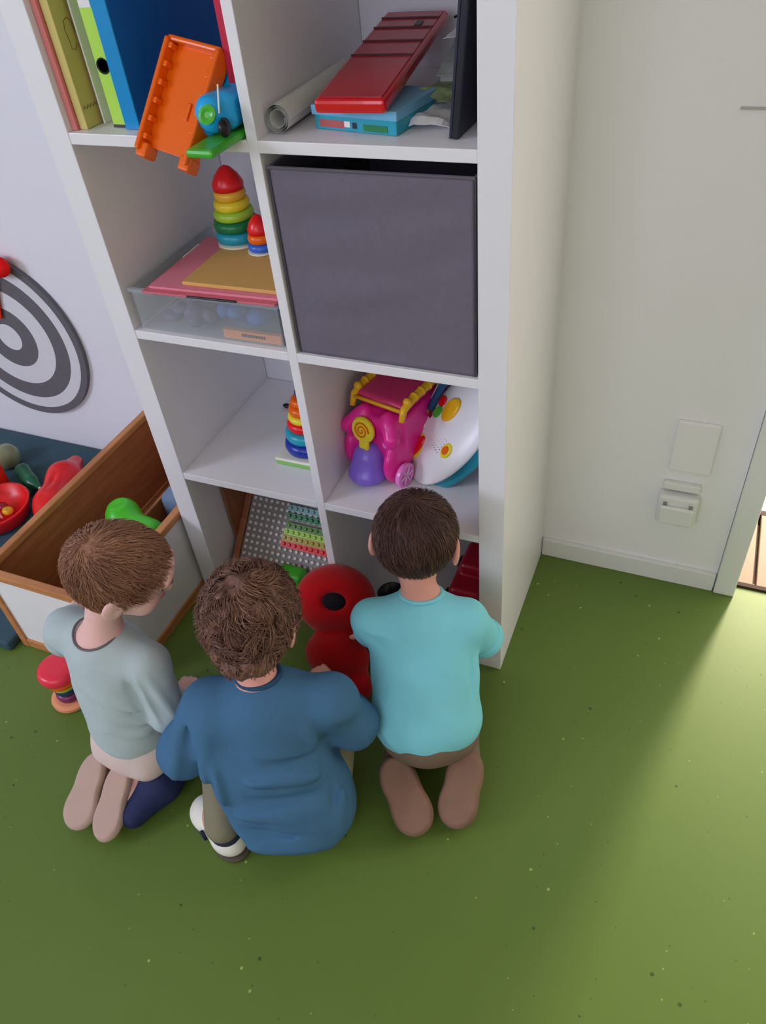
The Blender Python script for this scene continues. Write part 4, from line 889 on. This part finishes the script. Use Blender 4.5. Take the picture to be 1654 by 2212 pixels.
# ---- left child: grey long-sleeved shirt, kneeling, head turned to the right
J = dict(pelvis=V(0.160, -0.470, 0.135), neck=V(0.150, -0.430, 0.392), head=V(0.216, -0.384, 0.535), hf=V(0.72, 0.46, -0.42), hu=V(0.30, 0.10, 1),
         shL=V(0.052, -0.425, 0.362), elL=V(-0.010, -0.400, 0.285), wrL=V(-0.020, -0.350, 0.300), handdL=V(0.1, 1, -0.25),
         shR=V(0.242, -0.435, 0.350), elR=V(0.268, -0.462, 0.238), wrR=V(0.250, -0.412, 0.205), handdR=V(-0.2, 1, -0.1),
         hipL=V(0.110, -0.462, 0.120), knL=V(0.085, -0.340, 0.052), anL=V(0.090, -0.520, 0.048), toL=V(0.106, -0.615, 0.022),
         hipR=V(0.205, -0.462, 0.120), knR=V(0.240, -0.350, 0.052), anR=V(0.180, -0.520, 0.048), toR=V(0.172, -0.615, 0.022))
kid, (f, u, r), (X, Y, Z), lo, hi = child('person', 'kneeling toddler in grey long-sleeved shirt, seen from behind with face turned right', skin1, J, None)
AX = (tuple(X), tuple(Y), tuple(Z))
grey_shirt = mat('grey_jersey', C(150, 163, 163, 0.62), 0.9, 0.15, 25, 0.04, 0.3, 700)
K1cone = (J['neck'] + V(-0.006, -0.004, 0.034), 0.050, J['neck'] + V(0.01, 0.02, 0.11), 0.060)
s = SDF(lo, hi, 0.003); torso_cloth(s, J, AX, 0.003)
s.chain([J['shL'], J['elL'], seg(J['elL'], J['wrL'], 0.7)], [0.042, 0.038, 0.030], 0.015)
s.chain([J['shR'], J['elR'], seg(J['elR'], J['wrR'], 0.9)], [0.038, 0.034, 0.024], 0.012)
for a, b, am, w in (((0.190, -0.500, 0.30), (0.250, -0.490, 0.255), 0.004, 0.007), ((0.170, -0.515, 0.27), (0.250, -0.492, 0.225), 0.004, 0.007), ((0.160, -0.530, 0.235), (0.248, -0.495, 0.20), 0.004, 0.008), ((0.245, -0.480, 0.36), (0.280, -0.500, 0.24), 0.004, 0.007), ((0.262, -0.465, 0.36), (0.300, -0.475, 0.25), 0.004, 0.007),
                    ((0.222, -0.480, 0.345), (0.246, -0.500, 0.23), -0.008, 0.006), ((0.200, -0.50, 0.285), (0.25, -0.49, 0.24), -0.003, 0.005), ((0.09, -0.48, 0.33), (0.12, -0.52, 0.20), 0.002, 0.012), ((0.03, -0.44, 0.37), (0.0, -0.45, 0.29), -0.003, 0.008)):
    s.fold(a, b, am * 1.6, w)
s.cut(seg(J['pelvis'], J['neck'], 0.02), V(-0.05, 0.10, -1))
s.cone(J['neck'] + V(-0.006, -0.004, 0.034), 0.050, J['neck'] + V(0.01, 0.02, 0.11), 0.060, sub=True, k=0.004)
s.warp(lambda x, y, z: 0.0012 * np.sin(60 * x + 45 * z + 2 * np.sin(40 * z)) * np.sin(30 * y + 35 * z))
s.build('shirt', grey_shirt, kid)
edge_tube('neckline_seam', J['neck'] - 0.09, J['neck'] + 0.10, lambda q: torso_cloth(q, J, AX, 0.003), lambda q: q.cone(*K1cone, 0), 0.0022, mat('dark_grey_seam', C(92, 88, 92), 0.8), kid)
hp = seg(J['pelvis'], J['neck'], 0.02); hn = unit(V(-0.05, 0.10, -1))
edge_tube('hem_seam', hp - V(0.13, 0.13, 0.05), hp + V(0.13, 0.13, 0.05), lambda q: torso_cloth(q, J, AX, 0.003), lambda q: (q.F.fill(-0.04), q.cut(hp, hn)), 0.0022, MATS['dark_grey_seam'], kid)
nk = MB(); ctr = J['neck'] + V(-0.004, -0.022, 0.004)
# under layer and trousers
s = SDF(lo, hi, 0.0035); s.ell(seg(J['pelvis'], J['neck'], -0.06), (0.086, 0.076, 0.075), *AX).chain([J['hipL'], J['knL']], [0.058, 0.044], 0.02).chain([J['hipR'], J['knR']], [0.058, 0.044], 0.02)
s.cone(J['pelvis'] + V(0.045, -0.040, -0.035), 0.036, J['pelvis'] + V(-0.05, -0.035, -0.035), 0.036, 0.02).cut((0, 0, 0.002), (0, 0, -1))
s.F = np.maximum(s.F, -1e9); s.cut(seg(J['pelvis'], J['neck'], 0.20), V(0, 0, 1))
s.build('beige_trousers', mat('beige_cotton', C(182, 165, 158, 0.62), 0.9, 0.15, 25, 0.05, 0.3, 600), kid)
s = SDF(lo, hi, 0.0035)
s.chain([J['knR'] + V(0.0, 0, 0), V(0.225, -0.52, 0.045), V(0.205, -0.590, 0.032)], [0.042, 0.040, 0.026], 0.012).cut((0, 0, 0.002), (0, 0, -1))
s.build('navy_trouser_leg', mat('navy_cotton', C(26, 34, 68, 0.62), 0.7, 0.3, 30, 0.15, 0.3, 400), kid)
sole_m = mat('beige_sole', C(158, 136, 124, 0.62), 0.8, 0.2, 30, 0.06)
def slipper(name, heel, toe, w0, w1, m_, parent, th=0.020, nrm=V(0, -0.35, 0.94), label=None):
    d = unit(toe - heel); n = unit(nrm - d * (nrm @ d)); t = np.cross(d, n); A = (tuple(t), tuple(d), tuple(n)); L = np.linalg.norm(toe - heel)
    s = SDF(np.minimum(heel, toe) - 0.07, np.maximum(heel, toe) + 0.07, 0.003)
    s.ell(seg(heel, toe, 0.22), (w0, L * 0.30, th), *A).ell(seg(heel, toe, 0.50), (w0 * 0.98, L * 0.36, th), *A, k=0.02).ell(seg(heel, toe, 0.76), (w1, L * 0.29, th), *A, k=0.02)
    s.cut(seg(heel, toe, 0.5) + n * th * 0.62, n); s.cut((0, 0, 0.001), (0, 0, -1))
    return s.build(name, m_, parent)
slipper('slipper', V(0.087, -0.528, 0.082), V(0.103, -0.650, 0.026), 0.028, 0.037, sole_m, kid)
slipper('slipper', V(0.151, -0.528, 0.082), V(0.173, -0.650, 0.026), 0.026, 0.031, sole_m, kid)
hair_mesh('hair', kid, J['head'], f, u, r, None, (0.22, 0.09, 0.048), (0.62, 0.34, 0.20), 3400, 0.040, 0.25, (-0.055, 0.055, 0.01), 4, thick=0.008, nape=-0.046, front=-0.008, lump=0.0012, sr=0.0009)

# ---- middle child: slate blue sweatshirt, squatting, curly brown hair
J = dict(pelvis=V(0.508, -0.462, 0.105), neck=V(0.472, -0.420, 0.362), head=V(0.441, -0.357, 0.462), hf=V(-0.22, 0.72, -0.62), hu=V(-0.1, 0.6, 0.75),
         shL=V(0.385, -0.462, 0.318), elL=V(0.325, -0.510, 0.205), wrL=V(0.345, -0.420, 0.150), handdL=V(0.3, 1, -0.2),
         shR=V(0.580, -0.378, 0.315), elR=V(0.600, -0.350, 0.205), wrR=V(0.520, -0.275, 0.190), handdR=V(-1, 0.55, 0.0),
         hipL=V(0.455, -0.450, 0.110), knL=V(0.352, -0.430, 0.180), anL=V(0.405, -0.560, 0.060), toL=V(0.335, -0.528, 0.028),
         hipR=V(0.560, -0.430, 0.110), knR=V(0.545, -0.320, 0.165), anR=V(0.540, -0.440, 0.060), toR=V(0.535, -0.345, 0.028))
kid, (f, u, r), (X, Y, Z), lo, hi = child('person', 'squatting curly-haired toddler in slate blue sweatshirt and white sneakers, back to the camera', skin2, J, None)
AX = (tuple(X), tuple(Y), tuple(Z))
blue_sw = mat('slate_blue_jersey', C(58, 92, 120, 0.60), 0.92, 0.12, 25, 0.05, 0.3, 600)
s = SDF(lo - 0.02, hi, 0.0035); torso_cloth(s, J, AX, 0.008, k=0.035)
s.ell((0.505, -0.458, 0.120), (0.112, 0.100, 0.100), *AX, k=0.04).ell((0.455, -0.492, 0.17), (0.055, 0.06, 0.09), k=0.04).cone((0.40,-0.49,0.29), 0.04, (0.44,-0.51,0.17), 0.045, 0.03).ell((0.522, -0.465, 0.075), (0.112, 0.095, 0.066), k=0.03).cone((0.47, -0.53, 0.10), 0.045, (0.56, -0.49, 0.09), 0.05, 0.04)
s.chain([J['shL'], J['elL'] + V(0.0, 0.004, 0), seg(J['elL'], J['wrL'], 0.75)], [0.050, 0.048, 0.034], 0.02)
s.chain([J['shR'], J['elR'], seg(J['elR'], J['wrR'], 0.75)], [0.046, 0.044, 0.034], 0.02)
for a, b, am, w in (((0.350, -0.50, 0.34), (0.335, -0.57, 0.19), 0.006, 0.012), ((0.405, -0.50, 0.34), (0.400, -0.59, 0.17), 0.006, 0.013), ((0.375, -0.50, 0.34), (0.370, -0.58, 0.20), -0.007, 0.008),
                    ((0.605, -0.43, 0.30), (0.590, -0.455, 0.22), -0.012, 0.007), ((0.60, -0.44, 0.24), (0.50, -0.53, 0.28), -0.006, 0.009), ((0.61, -0.46, 0.22), (0.47, -0.56, 0.25), 0.006, 0.012), ((0.61, -0.48, 0.18), (0.44, -0.59, 0.21), -0.006, 0.010), ((0.61, -0.49, 0.15), (0.43, -0.60, 0.18), 0.006, 0.012),
                    ((0.60, -0.52, 0.11), (0.42, -0.61, 0.14), -0.006, 0.010), ((0.60, -0.53, 0.08), (0.46, -0.60, 0.09), 0.006, 0.013), ((0.63, -0.43, 0.20), (0.61, -0.52, 0.06), 0.006, 0.010), ((0.61, -0.45, 0.19), (0.595, -0.53, 0.06), -0.0022, 0.008), ((0.42, -0.54, 0.28), (0.46, -0.60, 0.14), 0.005, 0.012),
                    ((0.56, -0.44, 0.33), (0.58, -0.45, 0.26), 0.005, 0.010), ((0.45, -0.48, 0.335), (0.52, -0.46, 0.33), 0.003, 0.008)):
    s.fold(a, b, am * 2.6, w)
s.warp(lambda x, y, z: 0.0022 * np.sin(24 * x + 62 * z + 1.6 * np.sin(22 * x + 1)) * (0.55 + 0.45 * np.sin(18 * x - 14 * z)) + 0.0010 * np.sin(80 * x + 95 * z))
s.cut((0, 0, 0.018), (0, 0, -1))
K2cone = (J['neck'] + V(-0.006, 0.016, 0.048), 0.046, J['neck'] + V(-0.02, 0.06, 0.12), 0.060)
s.cone(*K2cone, sub=True, k=0.004)
s.build('sweatshirt', blue_sw, kid)
edge_tube('collar_rib', J['neck'] - 0.09, J['neck'] + 0.10, lambda q: torso_cloth(q, J, AX, 0.008, k=0.035), lambda q: q.cone(*K2cone, 0), 0.0050, mat('navy_rib', C(40, 66, 92, 0.6), 0.9, 0.1), kid)
olive_c = mat('olive_grey_cotton', C(112, 108, 88, 0.62), 0.9, 0.15, 25, 0.06, 0.3, 500)
s = SDF(lo, hi, 0.0035)
for S in 'LR': s.chain([J['hip' + S], J['kn' + S], J['an' + S] + V(0, 0, 0.016)], [0.056, 0.042, 0.034], 0.014)
s.ell(J['pelvis'], (0.084, 0.074, 0.072), *AX).cut((0, 0, 0.055), (0, 0, -1)).build('trousers', olive_c, kid)
shoe_w = mat('white_leather', C(205, 202, 190, 0.66), 0.5, 0.35, 30, 0.04); shoe_n = mat('navy_lining', C(28, 34, 52), 0.8)
for S in 'LR':
    an, to = J['an' + S], J['to' + S]; d = unit((to - an) * V(1, 1, 0)); t = np.cross(d, V(0, 0, 1)); hl = an - d * 0.030; 
    A = (tuple(t), tuple(d), (0, 0, 1)); s = SDF(np.minimum(an, to) - 0.08, np.maximum(an, to) + 0.07, 0.003)
    s.ell(V(*(an[:2] - d[:2] * 0.004), 0.032), (0.033, 0.040, 0.034), *A).ell(V(*(to[:2] - d[:2] * 0.010), 0.024), (0.036, 0.042, 0.024), *A, k=0.02).cone(V(*an[:2], 0.03), 0.028, V(*to[:2], 0.024), 0.026, 0.015)
    s.cone(V(*an[:2], 0.052), 0.024, V(*(an[:2]), 0.09), 0.027, sub=True, k=0.004).cut((0, 0, 0.006), (0, 0, -1))
    sh_ = s.build('sneaker', shoe_w, kid)
    m = SDF(np.minimum(an, to) - 0.08, np.maximum(an, to) + 0.07, 0.003); m.ell(V(*(an[:2] - d[:2] * 0.006), 0.006), (0.034, 0.042, 0.010), *A).ell(V(*(to[:2] - d[:2] * 0.010), 0.006), (0.037, 0.043, 0.010), *A, k=0.02).cut((0, 0, 0.001), (0, 0, -1)).cut((0, 0, 0.010), (0, 0, 1))
    m.build('sole', mat('dark_rubber', C(70, 62, 55), 0.7) if 'dark_rubber' not in MATS else MATS['dark_rubber'], sh_)
    m = SDF(an - 0.07, an + 0.07, 0.003); m.ell(V(*an[:2], 0.054), (0.031, 0.036, 0.014), *A).build('collar', shoe_n, sh_)
    for sg in (-1, 1):
        pq = an + d * 0.030 + t * 0.034 * sg; MB().tube([V(pq[0], pq[1], 0.020), V(*(pq + d * 0.008)[:2], 0.040)], 0.004, 8).build('side_stripe', shoe_n, sh_, smooth=True)
hair_mesh('hair', kid, J['head'], f, u, r, None, (0.075, 0.034, 0.026), (0.50, 0.26, 0.17), 3800, 0.050, 1.0, (-0.05, 0.055, -0.005), 9, thick=0.014, nape=-0.098, front=0.012, lump=0.0045, sr=0.0012, extra=lambda q: q.ell(J['head'] - f * 0.034 - u * 0.058, (0.052, 0.040, 0.046), tuple(r), tuple(f), tuple(u), k=0.02))

# ---- right child: turquoise T-shirt, kneeling on the heels, short dark brown hair
J = dict(pelvis=V(0.715, -0.272, 0.128), neck=V(0.672, -0.150, 0.368), head=V(0.652, -0.108, 0.484), hf=V(-0.16, 0.86, -0.48), hu=V(-0.05, 0.45, 0.9),
         shL=V(0.590, -0.200, 0.332), elL=V(0.560, -0.150, 0.240), wrL=V(0.530, -0.115, 0.165), handdL=V(-0.6, 0.5, -0.3),
         shR=V(0.755, -0.144, 0.326), elR=V(0.775, -0.100, 0.235), wrR=V(0.725, -0.045, 0.155), handdR=V(-0.7, 0.5, -0.3),
         hipL=V(0.675, -0.275, 0.120), knL=V(0.655, -0.150, 0.052), anL=V(0.668, -0.315, 0.052), toL=V(0.722, -0.395, 0.024),
         hipR=V(0.755, -0.250, 0.120), knR=V(0.722, -0.125, 0.052), anR=V(0.790, -0.270, 0.052), toR=V(0.796, -0.345, 0.024))
kid, (f, u, r), (X, Y, Z), lo, hi = child('person', 'kneeling toddler in turquoise T-shirt with short dark brown hair, back to the camera', skin2, J, None)
AX = (tuple(X), tuple(Y), tuple(Z))
turq = mat('turquoise_jersey', C(112, 182, 194, 0.62), 0.9, 0.15, 25, 0.03, 0.3, 700)
K3cone = (J['neck'] + V(-0.002, 0.008, 0.042), 0.046, J['neck'] + V(-0.01, 0.05, 0.12), 0.056)
T3 = lambda q: torso_cloth(q, J, AX, 0.006, belly=0.003, wx=0.014)
s = SDF(lo, hi, 0.003); T3(s)
s.chain([J['shL'], seg(J['shL'], J['elL'], 0.85)], [0.040, 0.038], 0.015).chain([J['shR'], seg(J['shR'], J['elR'], 0.85)], [0.040, 0.038], 0.015)
s.cut(seg(J['shL'], J['elL'], 0.92), J['elL'] - J['shL']) if False else None
s.cut(seg(J['pelvis'], J['neck'], -0.36), V(0.10, -0.02, -1) - V(0, 0.0, 0))
for a, b, am, w in (((0.585, -0.245, 0.352), (0.66, -0.235, 0.345), 0.003, 0.007), ((0.60, -0.25, 0.335), (0.64, -0.255, 0.325), -0.003, 0.006), ((0.64, -0.225, 0.362), (0.73, -0.195, 0.362), -0.002, 0.004), ((0.60, -0.27, 0.30), (0.615, -0.31, 0.22), -0.004, 0.008), ((0.775, -0.19, 0.30), (0.80, -0.24, 0.22), -0.004, 0.008), ((0.63, -0.33, 0.20), (0.70, -0.37, 0.13), 0.003, 0.014)):
    s.fold(a, b, am * 1.6, w)
s.warp(lambda x, y, z: 0.0016 * np.sin(30 * x + 36 * z + 2 * np.sin(25 * x)) * np.sin(26 * z + 20 * y + 1))
s.cone(J['neck'] + V(-0.002, 0.008, 0.042), 0.046, J['neck'] + V(-0.01, 0.05, 0.12), 0.056, sub=True, k=0.004)
s.build('t_shirt', turq, kid)
edge_tube('collar_rib', J['neck'] - 0.09, J['neck'] + 0.10, T3, lambda q: q.cone(*K3cone, 0), 0.0042, turq, kid)
for S in 'LR':
    q0 = seg(J['sh' + S], J['el' + S], 0.85); dd = unit(J['el' + S] - J['sh' + S])
    cu = SDF(q0 - 0.07, q0 + 0.07, 0.0025); cu.cone(q0 + dd * 0.018, 0.0415, q0 + dd * 0.030, 0.0420, 0); cu.cut(q0 + dd * 0.026, dd); cu.cut(q0 + dd * 0.004, -dd); cu.build('sleeve_cuff', turq, kid)
taupe = mat('taupe_trousers', C(105, 90, 76, 0.62), 0.9, 0.15, 25, 0.08, 0.3, 500)
s = SDF(lo, hi, 0.0035); s.ell(J['pelvis'], (0.086, 0.076, 0.072), *AX)
for S in 'LR': s.chain([J['hip' + S], J['kn' + S]], [0.058, 0.044], 0.02).chain([J['kn' + S], J['an' + S]], [0.042, 0.032], 0.01)
s.cut((0, 0, 0.002), (0, 0, -1)).build('trousers', taupe, kid)
suede = mat('brown_suede', C(116, 90, 76, 0.62), 0.9, 0.12, 25, 0.22, 0.3, 300)
slipper('slipper', V(0.660, -0.335, 0.080), V(0.752, -0.425, 0.028), 0.036, 0.039, suede, kid, 0.026)
slipper('slipper', V(0.800, -0.272, 0.082), V(0.806, -0.392, 0.028), 0.035, 0.038, suede, kid, 0.026)
hair_mesh('hair', kid, J['head'], f, u, r, None, (0.042, 0.018, 0.014), (0.20, 0.105, 0.08), 3400, 0.030, 0.10, (-0.035, 0.065, 0.0), 14, thick=0.006, nape=-0.070, front=0.012, lump=0.0006, sr=0.0008)
